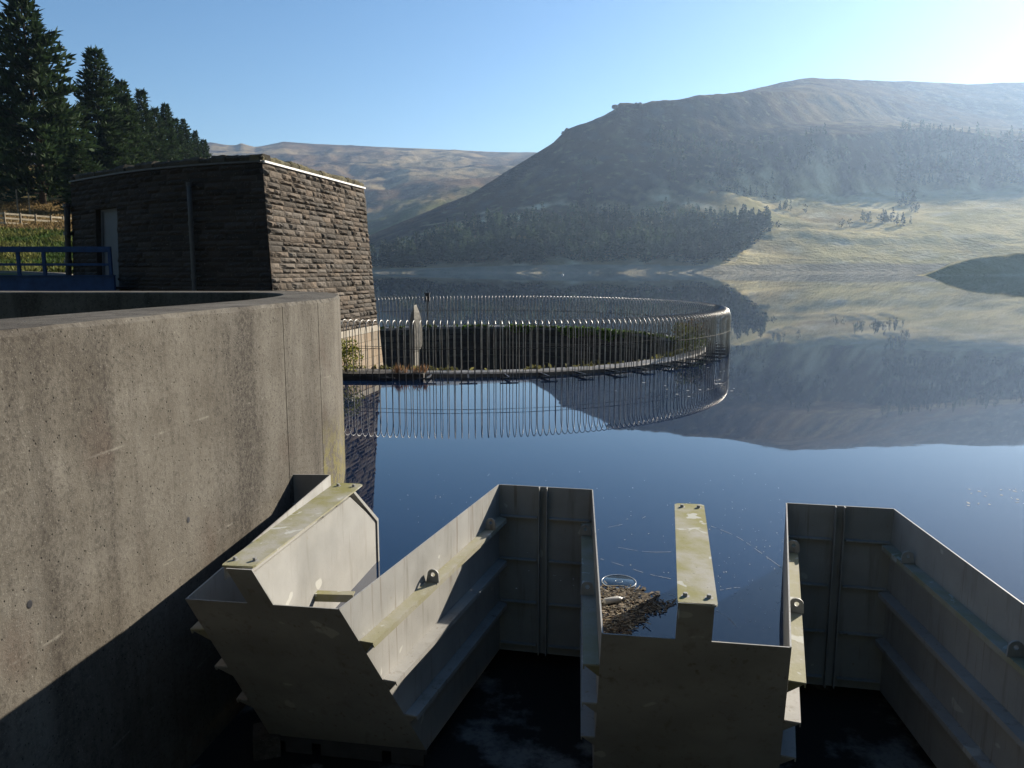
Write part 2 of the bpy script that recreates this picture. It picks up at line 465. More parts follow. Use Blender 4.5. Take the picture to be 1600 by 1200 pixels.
# ------------------------------------------------------------------ spillway floor
fl = MB(); ZF = ZB-.20
fl.add([(-6, -6, ZF), (14, -6, ZF), (14, 10.5, ZF), (-6, 10.5, ZF)], [(0, 1, 2, 3)])
tag(fl.build('spillway_floor', M['floor']), kind='structure')
sill = MB()
for a, b in ((W_END, mods[0]['FL']), (mods[0]['FR'], mods[1]['FL']), (mods[1]['FR'], mods[2]['FL'])):
    pass
# sill below the water along the weir foot (keeps the basin closed toward the reservoir)
cblk = MB(); p = atz(418, 1172, ZF)
cblk.box((-.13, -.16, 0), (.13, .16, .22))
o = cblk.build('concrete_block', M['concrete'], bevel=.01); o.location = p; o.rotation_euler.z = .3
tag(o, 'small concrete block lying on the dark spillway floor beside the concrete wall', 'concrete block')

# ------------------------------------------------------------------ concrete wall
ZT = H-.40
wall = thing('concrete_wall', 'thick curved weathered concrete wall with rounded end beside the steel weir', 'wall', (-2.9, 8, ZF))
WO = Vector(wall.location)
outer = [Vector(p) for p in ((-4.25, -3.0, 0), (-3.78, 1.5, 0), (-3.36, 5.03, 0), (-3.05, 7.2, 0), (-2.71, 9.1, 0), (-2.565, 9.95, 0), (-2.49, 10.55, 0), (-2.50, 10.95, 0), (-2.60, 11.6, 0), (-2.85, 12.7, 0), (-3.35, 13.6, 0), (-4.1, 14.15, 0), (-5.2, 14.3, 0), (-18, 14.4, 0))]
inner = [Vector(p) for p in ((-5.25, -3.0, 0), (-4.75, 1.5, 0), (-4.32, 5.2, 0), (-3.98, 7.2, 0), (-3.62, 9.2, 0), (-3.50, 9.95, 0), (-3.46, 10.55, 0), (-3.46, 10.95, 0), (-3.5, 11.5, 0), (-3.62, 12.2, 0), (-3.95, 12.95, 0), (-4.5, 13.33, 0), (-5.3, 13.42, 0), (-18, 13.5, 0))]
def densify(a, n=5):
    out = []
    for i in range(len(a)-1):
        p0 = a[max(i-1, 0)]; p1 = a[i]; p2 = a[i+1]; p3 = a[min(i+2, len(a)-1)]
        for k in range(n):
            t = k/n
            out.append(.5*((2*p1)+(p2-p0)*t+(2*p0-5*p1+4*p2-p3)*t*t+(3*p1-p0-3*p2+p3)*t**3))
    out.append(a[-1]); return out
od, idn = densify(outer, 14), densify(inner, 14)
def wall_section(i0, i1, mat):
    """od/idn index range; gap left at both ends for the joint"""
    a = [q.copy() for q in od[i0:i1+1]]; b = [q.copy() for q in idn[i0:i1+1]]
    if i0 > 0: a[0] = a[0].lerp(a[1], .012/max(.02, (a[1]-a[0]).length)); b[0] = b[0].lerp(b[1], .012/max(.02, (b[1]-b[0]).length))
    mb = MB(); prof = []
    rng = random.Random(3+i0)
    rows = []
    for k in range(len(a)):
        o_, i_ = a[k], b[k]; n = (o_-i_).normalized()
        j = lambda s: rng.uniform(-s, s)
        rows.append([Vector((o_.x, o_.y, ZF-.3)), Vector((o_.x, o_.y, .5)), Vector((o_.x, o_.y, 1.8)), Vector((o_.x, o_.y, ZT-.040+j(.012))), o_-n*(.03+j(.012))+Vector((0, 0, ZT+j(.003))),
                     i_+n*.02+Vector((0, 0, ZT)), Vector((i_.x, i_.y, ZT-.02)), Vector((i_.x, i_.y, ZF-.3))])
    nn = len(rows[0])
    vs = [v-WO for r in rows for v in r]
    fs = [(k*nn+q, (k+1)*nn+q, (k+1)*nn+(q+1) % nn, k*nn+(q+1) % nn) for k in range(len(rows)-1) for q in range(nn)]
    fs += [tuple(range(nn)), tuple(range((len(rows)-1)*nn, len(rows)*nn))[::-1]]
    mb.add(vs, fs)
    return mb.build('wall_section', mat, wall)
wall_section(0, 56, M['concrete']); wall_section(56, 73, M['concrete']); wall_section(73, 132, M['lichen_concrete']); wall_section(132, len(od)-1, M['concrete'])
core = MB(); vs = [q*1.0 for q in od]; 
cpl = [o_.lerp(i_, .05) for o_, i_ in zip(od, idn)]+[o_.lerp(i_, .95) for o_, i_ in zip(od, idn)][::-1]
core.prism([(q.x-WO.x, q.y-WO.y) for q in cpl], ZF-.3-WO.z, ZT-.06-WO.z); core.build('joint_filler', M['dark_metal'], wall)
# form-tie holes in the face
for px_, py_ in ((46, 944), (294, 812)):
    d = ray(px_, py_); best = None
    for i in range(len(od)-1):
        a, b = od[i], od[i+1]; ex = b-a
        den = d.x*ex.y-d.y*ex.x
        if abs(den) < 1e-9: continue
        t = (a.x*ex.y-a.y*ex.x)/den; s = (a.x*d.y-a.y*d.x)/den
        if 0 <= s <= 1 and t > 0 and (best is None or t < best[0]): best = (t, ex.normalized())
    if best:
        p = Vector((0, 0, H))+d*best[0]; nrm = Vector((best[1].y, -best[1].x, 0))
        h = MB()
        ring = [p+nrm*.003+best[1]*(.026*math.cos(a*.5236))+Vector((0, 0, .030*math.sin(a*.5236)))-WO for a in range(12)]
        rin = [p-nrm*.0+nrm*.004+best[1]*(.018*math.cos(a*.5236))+Vector((0, 0, .022*math.sin(a*.5236)))-WO for a in range(12)]
        h.add(ring+rin, [(a, (a+1) % 12, 12+(a+1) % 12, 12+a) for a in range(12)]+[tuple(range(12, 24))])
        h.build('tie_hole', M['dark_metal'], wall)
# chamber floor behind the wall
ch = MB(); ch.add([(-18, -3, .6), (-4.0, -3, .6), (-3.2, 11, .6), (-4, 14, .6), (-18, 14, .6)], [(0, 1, 2, 3, 4)])
tag(ch.build('chamber_floor', M['floor']), kind='structure')

# ------------------------------------------------------------------ bellmouth spillway (round shaft) and its cage
CX, CY, RC = -1.86, 32.6, 10.7
shaft = thing('bellmouth_spillway', 'round stone overflow shaft with mossy crest standing in the reservoir inside the bar cage', 'overflow shaft', (CX, CY, 0))
SEG = 144
mb = MB()
mb.lathe([(9.0, .02), (9.10, .12), (9.78, .14), (9.87, .10), (9.87, -1.0)], SEG)
crest_mat = mat_simple('wet_crest_stone', (.115, .10, .08), .5, .45, 0, .45, 2.5, .01)
mb.build('crest', crest_mat, shaft, smooth=False)
def stone_tint(rng, base, var):
    f = rng.uniform(1-var, 1+var); w = rng.uniform(-.06, .06)
    return (base[0]*f*(1+w), base[1]*f, base[2]*f*(1-w))
mb = MB(); rng = random.Random(5)
z = .02; r = 9.0
while z > -3.4:
    h = .34; n = 60; off = rng.random()
    for k in range(n):
        a0 = 2*math.pi*(k+off+.02)/n; a1 = 2*math.pi*(k+off+.98)/n; dr = rng.uniform(0, .03)
        vs = []
        for a in (a0, (a0+a1)/2, a1):
            for zz in (z-.012, z-h+.012):
                vs.append(((r-dr)*math.cos(a), (r-dr)*math.sin(a), zz))
        for a in (a0, (a0+a1)/2, a1):
            for zz in (z-.012, z-h+.012):
                vs.append(((r+.05)*math.cos(a), (r+.05)*math.sin(a), zz))
        mb.add(vs, [(0, 1, 3, 2), (2, 3, 5, 4), (0, 2, 8, 6), (2, 4, 10, 8), (1, 3, 9, 7), (3, 5, 11, 9), (0, 1, 7, 6), (4, 5, 11, 10)], stone_tint(rng, (.075, .068, .058), .35))
    z -= h; r -= .05
mb.build('shaft_wall', M['stone'], shaft, recalc=False)
mb = MB(); mb.lathe([(9.04, .0), (8.4, -3.6), (0, -3.6)], 72); mb.build('shaft_lining', M['mortar'], shaft)

cage = thing('bar_cage', 'curved metal cage of closely spaced hooped bars standing in the water around the overflow shaft', 'trash screen', (CX, CY, 0))
HT = 1.73
BW = .56; br = BW/2; bh = .40
def bar_points():
    ro = RC; ri = RC-BW
    pts = [(ro, 0, -.35), (ro, 0, .5), (ro, 0, HT-bh)]
    for k in range(1, 11):
        a = math.pi*k/11
        pts.append((RC-br+br*math.cos(a), 0, HT-bh+bh*math.sin(a)))
    pts += [(ri, 0, HT-bh), (ri, 0, .5), (ri, 0, -.35)]
    return pts
NB = 336
bpts = bar_points()
b0, b1 = Vector((-6.35, 21.1, 0)), Vector((-4.88, 28.1, 0))       # building's right face on the ground
def in_building(x, y):
    t = (y-b0.y)/(b1.y-b0.y)
    xf = b0.x+(b1.x-b0.x)*t
    return x < xf+.05 and y < 36
angs = []
for k in range(NB):
    a = 2*math.pi*k/NB
    x, y = CX+RC*math.cos(a), CY+RC*math.sin(a)
    if in_building(x, y): continue
    angs.append((math.hypot(x, y), a))
angs.sort()
proto = MB().tube(bpts, .0122, 7)
first = None; rest = MB()
for i, (dist, a) in enumerate(angs):
    if i < 100:
        if first is None:
            first = proto.build('hoop_bar', M['bar'], cage, smooth=True); o = first
        else:
            o = first.copy(); COL.objects.link(o); o.parent = cage
        o.rotation_euler.z = a
    else:
        m_ = Matrix.Rotation(a, 3, 'Z')
        b = len(rest.v); rest.v += [tuple(m_ @ Vector(v)) for v in proto.v]
        rest.f += [tuple(b+q for q in f) for f in proto.f]; rest.c += [None]*len(proto.f)
tag(rest.build('hoop_bars_beyond', M['bar'], cage, smooth=True), kind='stuff')
def ring_arc(rad, z, r, name, mat):
    seg = []; cur = []
    for k in range(241):
        a = 2*math.pi*k/240
        x, y = CX+rad*math.cos(a), CY+rad*math.sin(a)
        if in_building(x, y):
            if len(cur) > 2: seg.append(cur)
            cur = []
        else: cur.append((rad*math.cos(a), rad*math.sin(a), z))
    if len(cur) > 2: seg.append(cur)
    mb = MB()
    for s in seg: mb.tube(s, r, 6)
    return mb.build(name, mat, cage, smooth=True)
ring_arc(RC+.020, .93, .008, 'hoop_rail', M['rail'])
ring_arc(RC-BW-.020, .93, .007, 'hoop_rail', M['rail'])
for k in range(56):
    a = 2*math.pi*(k+.5)/56
    x, y = CX+RC*math.cos(a), CY+RC*math.sin(a)
    if in_building(x, y) or in_building(CX+9.9*math.cos(a), CY+9.9*math.sin(a)): continue
    mb = MB()
    mb.bar((9.83, 0, .075), (RC, 0, .075), .05, .05); mb.bar((RC-.03, -.26, .075), (RC-.03, .26, .075), .03, .04)
    o = mb.build('bracket', M['dark_metal'], cage); o.rotation_euler.z = a

# pointed pier, its ledge and a far marker post
pier = MB(); pc = aty(649, 545, 35.0)
prof = [(-3.55, .24, .10), (-.55, .26, .10), (-.42, .27, .22), (-.2, .28, .29), (.55, .28, .29), (.95, .25, .26), (1.25, .18, .18), (1.46, .09, .09), (1.58, .004, .004)]  # right half narrows low down: end of its sunlit part put into the shape
vs = []
for z_, wl, wr in prof:
    vs += [(-wl, .30, z_), (0.0, -.24, z_), (wr, .30, z_), (.0, .7, z_)]
n = len(prof)
pier.add(vs, [(i*4+k, i*4+(k+1) % 4, (i+1)*4+(k+1) % 4, (i+1)*4+k) for i in range(n-1) for k in range(4)]+[(0, 1, 2, 3), ((n-1)*4, (n-1)*4+3, (n-1)*4+2, (n-1)*4+1)])
o = pier.build('pointed_pier', M['pier'], bevel=.006); o.location = (pc.x, 35.0, 0)
tag(o, 'grey stone pier with pointed top rising out of the dark shaft inside the cage', 'pier')
led = MB()
p0 = Vector((-6.4, 22.55, 0)); p1 = aty(663, 590, 22.55)
led.box((p0.x, 22.30, -.2), (p1.x, 23.05, .17)); led.box((p0.x, 22.22, -.2), (p1.x-.9, 22.30, .12))
o = led.build('timber_ledge', M['timber'], bevel=.015)
tag(o, 'dark wet ledge at water level between the stone building and the pointed pier', 'ledge')
mk = MB(); q = aty(668, 480, 42.9)
mk.box((-.03, -.03, -.5), (.03, .03, 1.42)); mk.box((-.12, -.12, 1.42), (.12, .12, 1.86)); mk.prism([(-.15, -.15), (.15, -.15), (.15, .15), (-.15, .15)], 1.86, 1.90)
o = mk.build('marker_post', M['dark_metal'], bevel=.01); o.location = (q.x, 42.9, 0)
tag(o, 'short black post standing at the far side of the bar cage', 'post')

# ------------------------------------------------------------------ stone valve house
house = thing('valve_house', 'dark rock faced stone building with battered walls, pale plinth and white string course', 'building', (-8, 24, 0))
HO = Vector(house.location)
ZW = 6.06                                     # white string course
BAT = .07
def cat(pts, n): return densify([Vector((x, y, 0)) for x, y in pts], n)
# plan at the string course level
front_top = cat([(-6.64, 21.1), (-8.86, 21.97), (-11.3, 23.4), (-14.5, 26.0)], 8)      # corner to the left
right_top = [Vector((-6.64, 21.1, 0)), Vector((-5.26, 28.0, 0))]
def path_map(path, bat):
    acc = [0]
    for i in range(len(path)-1): acc.append(acc[-1]+(path[i+1]-path[i]).length)
    def P(s, z, off=0.0):
        for i in range(len(path)-1):
            if s <= acc[i+1] or i == len(path)-2: break
        t = (s-acc[i])/(acc[i+1]-acc[i]); d = (path[i+1]-path[i]).normalized()
        return path[i]+(path[i+1]-path[i])*t, d
    return P, acc[-1]
Pr, Lr = path_map(right_top, BAT)
Pf, Lf = path_map(front_top, BAT)
nr = Vector((right_top[1].y-right_top[0].y, -(right_top[1].x-right_top[0].x), 0)).normalized()     # outward (to the right)
def right_pt(s, z, off=0.0):
    p, d = Pr(s, z); b = (ZW-z)*BAT
    # the front corner also leans with the front face's batter
    p = p+nr*(b+off)+Vector((d.x, d.y, 0))*(-(ZW-z)*.055*(1-s/Lr))+Vector((d.x, d.y, 0))*((ZW-z)*.03*(s/Lr))
    return Vector((p.x, p.y, z))
def front_pt(s, z, off=0.0):
    p, d = Pf(s, z); n = Vector((-d.y, d.x, 0))
    if n.y > 0: n = -n
    b = (ZW-z)*.055
    p = p+n*(b+off)-d*((ZW-z)*BAT*(1-s/Lf)*.95)
    return Vector((p.x, p.y, z))
def stone_wall(fn, L, z0, z1, rng, base, hole=None, hr=(.15, .25), lr=(.28, .85), depth=.075):
    mb = MB(); z = z1
    while z > z0+.05:
        h = min(rng.uniform(*hr), z-z0); s = -rng.uniform(0, .3)
        if z-h-z0 < .08: h = z-z0
        while s < L:
            w = rng.uniform(*lr)*(1 if h > .17 else 1.2)
            e = min(s+w, L)
            if L-e < .15: e = L
            a = max(0, s); s = e if e == L else s+w
            if e-a < .04: continue
            if hole and e > hole[0] and a < hole[1] and z > hole[2] and z-h < hole[3]:
                if a < hole[0] and hole[0]-a > .06: e2 = hole[0]; parts = [(a, e2)]
                else: parts = []
                if e > hole[1] and e-hole[1] > .06: parts.append((hole[1], e))
            else: parts = [(a, e)]
            for a_, e_ in parts:
                j = .008; bulge = rng.uniform(.2, 1.0)*depth; col = stone_tint(rng, base, .38)
                nx = 4; nz = 3; vs = []
                for zi in range(nz+1):
                    for xi in range(nx+1):
                        u = xi/nx; v = zi/nz
                        edge = xi in (0, nx) or zi in (0, nz)
                        off = 0.0 if edge else bulge*rng.uniform(.55, 1.15)
                        jj = 0 if (a_ == 0 and xi == 0) else j
                        vs.append(fn(a_+jj+(e_-a_-2*j)*u+(0 if edge else rng.uniform(-.02, .02)), z-j-(h-2*j)*v, off)-HO)
                mb.add(vs, [(zi*(nx+1)+xi, zi*(nx+1)+xi+1, (zi+1)*(nx+1)+xi+1, (zi+1)*(nx+1)+xi) for zi in range(nz) for xi in range(nx)], col)
        z -= h
    return mb
rng = random.Random(11)
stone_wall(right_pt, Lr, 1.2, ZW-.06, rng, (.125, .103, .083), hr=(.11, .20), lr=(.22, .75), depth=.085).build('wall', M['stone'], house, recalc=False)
# door position on the front
def find_front(px):
    best = None
    for k in range(400):
        s = Lf*k/399; p = front_pt(s, 4.0)
        d = p-Vector((0, 0, H)); f = d.y*cp-d.z*sp; x = 800+F*d.x/f
        if best is None or abs(x-px) < best[0]: best = (abs(x-px), s)
    return best[1]
sd0, sd1 = find_front(184), find_front(151)
ZD0, ZD1 = 2.42, 5.05
stone_wall(front_pt, Lf, 1.2, ZW-.06, rng, (.036, .032, .030), (sd0, sd1, ZD0, ZD1), hr=(.11, .20), lr=(.22, .75)).build('wall', M['stone'], house, recalc=False)  # same stone tinted much darker: the front's shade is in the colour
mb = MB()
N = 24
def strip(fn, L, z0, z1, off, n=N, holes=None):
    vs = []
    for k in range(n+1): vs += [fn(L*k/n, z0, off)-HO, fn(L*k/n, z1, off)-HO]
    mb.add(vs, [(2*k, 2*k+2, 2*k+3, 2*k+1) for k in range(n)])
strip(right_pt, Lr, 1.2, ZW, -.02); 
strip(lambda s, z, o=0: front_pt(s, z, o), sd0, -3.4, ZW, -.02)
strip(lambda s, z, o=0: front_pt(sd1+s, z, o), Lf-sd1, -3.4, ZW, -.02)
strip(lambda s, z, o=0: front_pt(sd0+s, z, o), sd1-sd0, ZD1, ZW, -.02, 4)
strip(lambda s, z, o=0: front_pt(sd0+s, z, o), sd1-sd0, -3.4, ZD0, -.02, 4)
# plain back and left walls and the roof deck
bl = front_pt(Lf, -3.4); blt = front_pt(Lf, ZW); brt = right_pt(Lr, ZW); brb = right_pt(Lr, -3.4)
bk = [Vector((-14.6, 33.5, ZW)), Vector((-6.2, 33.5, ZW))]
vs = [v-HO for v in (bl, blt, bk[0], Vector((-14.8, 33.7, -3.4)), bk[1], Vector((-6.0, 33.7, -3.4)), brt, brb)]
mb.add(vs, [(0, 1, 2, 3), (3, 2, 4, 5), (5, 4, 6, 7)])
mb.build('inner_wall', M['mortar'], house)
mb = MB(); rp = [front_pt(Lf*k/N, ZW, -.02)-HO for k in range(N+1)]+[v-HO for v in bk]+[brt-HO]
mb.add([v+Vector((0, 0, -.05)) for v in rp], [tuple(range(len(rp)))]); mb.build('roof', M['roof'], house)
# pale ashlar plinth of the right face
mb = MB(); z = 1.2; rng = random.Random(23)
first_row = True
while z > -3.2:
    h = .22 if first_row else .29; s = -rng.uniform(0, .5)
    while s < Lr:
        w = rng.uniform(.55, .8); a = max(0, s); e = min(Lr+.05, s+w); s += w
        if e-a < .05: continue
        off = .05 if first_row else .03
        v4 = [right_pt(a+.006, z-.006, off), right_pt(e-.006, z-.006, off), right_pt(e-.006, z-h+.006, off), right_pt(a+.006, z-h+.006, off)]
        b4 = [right_pt(a+.006, z-.006, -.03), right_pt(e-.006, z-.006, -.03), right_pt(e-.006, z-h+.006, -.03), right_pt(a+.006, z-h+.006, -.03)]
        mb.add([v-HO for v in v4+b4], [(0, 1, 2, 3), (0, 4, 5, 1), (1, 5, 6, 2), (2, 6, 7, 3), (3, 7, 4, 0)], (.36, .32, .26) if first_row else stone_tint(rng, (.28, .218, .155), .16))
    z -= h; first_row = False
mb.build('plinth', M['ashlar'], house, recalc=False)
mb = MB(); strip(right_pt, Lr, -3.4, 1.2, .0); mb.build('plinth_core', M['mortar'], house)
# string course + parapet
def band(fn, L, z0, z1, o0, o1, n=N):
    vs = []
    for k in range(n+1):
        s = L*k/n
        vs += [fn(s, z0, o0)-HO, fn(s, z0, o1)-HO, fn(s, z1, o1)-HO, fn(s, z1, o0)-HO]
    return vs, [(4*k+q, 4*k+(q+1) % 4, 4*k+4+(q+1) % 4, 4*k+4+q) for k in range(n) for q in range(4)]+[(0, 1, 2, 3), (4*n, 4*n+3, 4*n+2, 4*n+1)]
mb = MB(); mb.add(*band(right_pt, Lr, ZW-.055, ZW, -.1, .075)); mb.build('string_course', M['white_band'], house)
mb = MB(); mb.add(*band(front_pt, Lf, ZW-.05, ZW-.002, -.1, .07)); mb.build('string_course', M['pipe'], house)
rng = random.Random(31)
flat_r = lambda s, z, off=0.0: right_pt(s, ZW, off)+Vector((0, 0, z-ZW))
flat_f = lambda s, z, off=0.0: front_pt(s, ZW, off)+Vector((0, 0, z-ZW))
def coping(fn, L, base):
    mb = MB(); s = 0.0
    while s < L:
        w = rng.uniform(.3, .75); e = min(L, s+w); h = rng.uniform(.15, .215); o = rng.uniform(-.02, .05)
        m_ = 5; vs = []
        for k in range(m_+1):
            q = s+.006+(e-s-.012)*k/m_
            vs += [fn(q, ZW+.001, o), fn(q, ZW+h*.55, o+rng.uniform(0, .04)), fn(q, ZW+h*rng.uniform(.85, 1.05), o-.06+rng.uniform(-.02, .02)), fn(q, ZW+h*rng.uniform(.9, 1.1), -.35), fn(q, ZW+.001, -.38)]
        vs = [v-HO for v in vs]
        mb.add(vs, [(5*k+i, 5*k+5+i, 5*k+5+(i+1) % 5, 5*k+(i+1) % 5) for k in range(m_) for i in range(5)]+[(0, 1, 2, 3, 4), (5*m_+4, 5*m_+3, 5*m_+2, 5*m_+1, 5*m_)], stone_tint(rng, base, .3))
        s = e
    return mb.build('parapet', M['stone'], house)
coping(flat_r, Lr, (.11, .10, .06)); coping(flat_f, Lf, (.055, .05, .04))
# door with frame
mb = MB(); o = -.16
mb.add([v-HO for v in (front_pt(sd0, ZD0, o), front_pt(sd1, ZD0, o), front_pt(sd1, ZD1, o), front_pt(sd0, ZD1, o))], [(0, 1, 2, 3)])
door = mb.build('door', M['grey_door'], house)
mb = MB()
for s0, s1, z0, z1 in ((sd0, sd0+.07, ZD0, ZD1), (sd1-.07, sd1, ZD0, ZD1), (sd0+.07, sd1-.07, ZD1-.07, ZD1)):
    mb.plate([front_pt(s0, z0, -.15)-HO, front_pt(s1, z0, -.15)-HO, front_pt(s1, z1, -.15)-HO, front_pt(s0, z1, -.15)-HO], (.05, -.07, 0))
mb.build('door_frame', M['grey_door'], door)
mb = MB(); hd = front_pt(sd0+.14, ZD0+1.05, -.11)-HO; mb.box(hd-Vector((.06, .02, .02)), hd+Vector((.06, .02, .02))); mb.box(hd-Vector((.03, -.02, .09)), hd+Vector((.03, .03, .09))); mb.build('door_handle', M['dark_metal'], door)
# reveals
mb = MB()
for s in (sd0, sd1): mb.add([v-HO for v in (front_pt(s, ZD0, .0), front_pt(s, ZD1, .0), front_pt(s, ZD1, -.2), front_pt(s, ZD0, -.2))], [(0, 1, 2, 3)])
mb.add([v-HO for v in (front_pt(sd0, ZD1, .04), front_pt(sd1, ZD1, .04), front_pt(sd1, ZD1, -.2), front_pt(sd0, ZD1, -.2))], [(0, 1, 2, 3)])
mb.build('door_reveal', M['mortar'], house)
# pipes
sp_ = find_front(307)
mb = MB(); mb.tube([front_pt(sp_, zz, .17)-HO for zz in (ZW-.55, 4.6, 3.2, 1.0, -1)], .062, 10)
dp = mb.build('downpipe', M['pipe'], house, smooth=True)
for zz in (ZW-.6, 4.4, 2.95):
    c = MB(); c.tube([front_pt(sp_, zz, .17)-HO, front_pt(sp_, zz+.10, .17)-HO], .078, 10); c.bar(front_pt(sp_, zz+.05, .02)-HO, front_pt(sp_, zz+.05, .13)-HO, .2, .04); c.build('pipe_collar', M['pipe'], dp)
sl = Lf-.02
mb = MB(); mb.tube([front_pt(sl, zz, .15)-HO for zz in (ZW-.75, 4.6, 3.2, 1.0, -1)], .09, 10)
dp = mb.build('downpipe', M['rail'], house, smooth=True)
for zz in (5.2, 4.3, 3.4):
    c = MB(); c.tube([front_pt(sl, zz, .15)-HO, front_pt(sl, zz+.1, .15)-HO], .125, 10); c.build('pipe_collar', M['dark_metal'], dp)

# ------------------------------------------------------------------ blue footbridge in front of the door
YB = 22.6
bx1 = aty(178, 420, YB).x; bx0 = -24.0
zr = aty(100, 388, YB).z; zm = aty(100, 413, YB).z; zg1 = aty(100, 431, YB).z; zg0 = aty(100, 458, YB).z
bridge = thing('footbridge', 'blue painted steel footbridge with railing leading to the grey door of the stone building', 'footbridge', (bx1, YB, zg0))
BO = Vector(bridge.location)
def bb(fn, name, mat=None):
    mb = MB(); fn(mb); mb.v = [tuple(Vector(v)-BO) for v in mb.v]; return mb.build(name, mat or M['blue_paint'], bridge, bevel=.004)
bb(lambda m: (m.box((bx0, YB-.05, zg0), (bx1, YB+.05, zg1)), m.box((bx0, YB-.11, zg1), (bx1, YB+.11, zg1+.02)), m.box((bx0, YB-.11, zg0-.02), (bx1, YB+.11, zg0))), 'girder')
bb(lambda m: m.box((bx0, YB-.045, zr-.11), (bx1-.05, YB+.045, zr+.05)), 'handrail')
bb(lambda m: m.box((bx0, YB-.02, zm-.04), (bx1-.1, YB+.02, zm+.03)), 'mid_rail')
for xx in (bx1-.09,) + tuple(aty(p, 420, YB).x for p in (70, 30, -12, -54, -96, -140)):
    bb(lambda m: m.box((xx-.045, YB-.035, zg1+.02), (xx+.045, YB+.035, zr-.11)), 'post')
bb(lambda m: m.box((bx0, YB+.12, zg0+.1), (bx1, YB+1.1, zg0+.18)), 'deck', M['dark_metal'])

# ------------------------------------------------------------------ land: feature-line terrain
def lerp_tab(tab, x):
    if x <= tab[0][0]: return tab[0][1]
    for (a, va), (b, vb) in zip(tab, tab[1:]):
        if x <= b: return va+(vb-va)*(x-a)/(b-a)
    return tab[-1][1]
def fbm(x, y, s, o=5, seed=0.0): return noise.fractal(Vector((x*s+seed, y*s-seed, seed*.37)), 1.0, 2.0, o)
def smooth_tab(tab, x, w=18):
    return (lerp_tab(tab, x-w)+lerp_tab(tab, x)*2+lerp_tab(tab, x+w))/4

SKY_R = [(480, 432), (560, 402), (600, 376), (640, 356), (690, 330), (740, 300), (800, 262), (838, 237), (862, 222), (872, 212), (885, 200), (900, 194), (925, 186), (940, 180), (955, 172), (960, 163), (1000, 160), (1060, 154), (1100, 149), (1180, 142), (1260, 146), (1320, 151), (1470, 179), (1600, 200), (1900, 250)]
LINES_R = [   # (Y(X), py(X) or ('z', value))
    ([(400, 600), (1440, 600), (1900, 560)], ('z', -4.0)),
    ([(400, 640), (1440, 640), (1900, 600)], ('z', .0)),
    ([(400, 652), (1440, 652), (1900, 612)], ('z', 2.0)),
    ([(400, 720), (900, 720), (1200, 760), (1900, 760)], [(400, 428), (560, 415), (700, 400), (838, 392), (1000, 385), (1120, 380), (1200, 371), (1320, 363), (1440, 358), (1600, 356), (1900, 350)]),
    ([(400, 760), (560, 770), (740, 800), (900, 840), (1080, 880), (1180, 920), (1400, 1060), (1900, 1080)], [(400, 430), (560, 407), (640, 375), (740, 352), (838, 341), (900, 338), (960, 332), (1080, 300), (1140, 290), (1200, 305), (1320, 304), (1440, 300), (1600, 296), (1900, 290)]),
    ([(400, 780), (560, 785), (740, 880), (838, 900), (900, 900), (1080, 935), (1180, 980), (1400, 1150), (1900, 1170)], [(400, 431), (560, 405), (640, 366), (740, 330), (838, 300), (900, 290), (1000, 275), (1080, 262), (1140, 250), (1200, 222), (1320, 207), (1440, 206), (1600, 215), (1900, 265)]),
    ([(400, 790), (560, 795), (740, 920), (838, 960), (900, 970), (1080, 1010), (1180, 1095), (1400, 1400), (1900, 1420)], [(400, 431), (560, 404), (640, 361), (740, 315), (838, 265), (900, 240), (1000, 215), (1080, 205), (1140, 197), (1200, 190), (1320, 186), (1440, 192), (1600, 207), (1900, 257)]),
    ([(400, 800), (560, 800), (740, 960), (838, 1010), (900, 1040), (1080, 1090), (1180, 1180), (1400, 1495), (1900, 1515)], SKY_R),
]
PEAK = [(400, 440), (838, 262), (960, 185), (1080, 158), (1180, 140), (1215, 133), (1245, 126), (1300, 128), (1400, 130), (1480, 134), (1530, 131), (1600, 131), (1900, 150)]
LINES_R.append(([(400, 830), (838, 1120), (1080, 1250), (1180, 1400), (1400, 1720), (1900, 1750)], PEAK))
LINES_R.append(([(400, 1000), (838, 1500), (1080, 1700), (1200, 2300), (1900, 2400)], [(400, 440), (838, 290), (1080, 200), (1200, 165), (1600, 160), (1900, 180)]))
SKY_L = [(120, 232), (250, 226), (318, 222), (345, 221), (372, 226), (383, 226), (391, 222), (402, 226), (412, 229), (440, 223), (455, 220), (520, 224), (600, 228), (690, 232), (750, 235), (838, 238), (1000, 244)]
LINES_L = [
    ([(0, 900), (1000, 900)], ('z', -6.0)),
    ([(0, 960), (1000, 960)], [(0, 410), (560, 408), (650, 400), (1000, 400)]),
    ([(0, 1150), (1000, 1150)], [(0, 385), (560, 372), (620, 352), (660, 338), (720, 330), (1000, 330)]),
    ([(0, 1500), (1000, 1500)], [(0, 330), (500, 322), (580, 315), (650, 305), (720, 290), (1000, 290)]),
    ([(0, 1950), (1000, 1950)], [(0, 280), (400, 268), (520, 270), (600, 272), (700, 268), (800, 262), (1000, 262)]),
    ([(0, 2250), (1000, 2250)], [(0, 262), (400, 248), (520, 252), (700, 252), (1000, 250)]),
    ([(0, 2700), (1000, 2700)], SKY_L),
    ([(0, 2860), (1000, 2860)], [(0, 250), (1000, 260)]),
]
def column(lines, X):
    out = []
    for ys, py in lines:
        Y = smooth_tab(ys, X)
        if isinstance(py, tuple): z = py[1]
        else: z = H+Y*slope_of(lerp_tab(py, X) if py in (SKY_R, SKY_L, PEAK) else smooth_tab(py, X))
        out.append((Y, z))
    # strictly increasing Y
    for i in range(1, len(out)):
        if out[i][0] <= out[i-1][0]+2: out[i] = (out[i-1][0]+2, out[i][1])
    return out
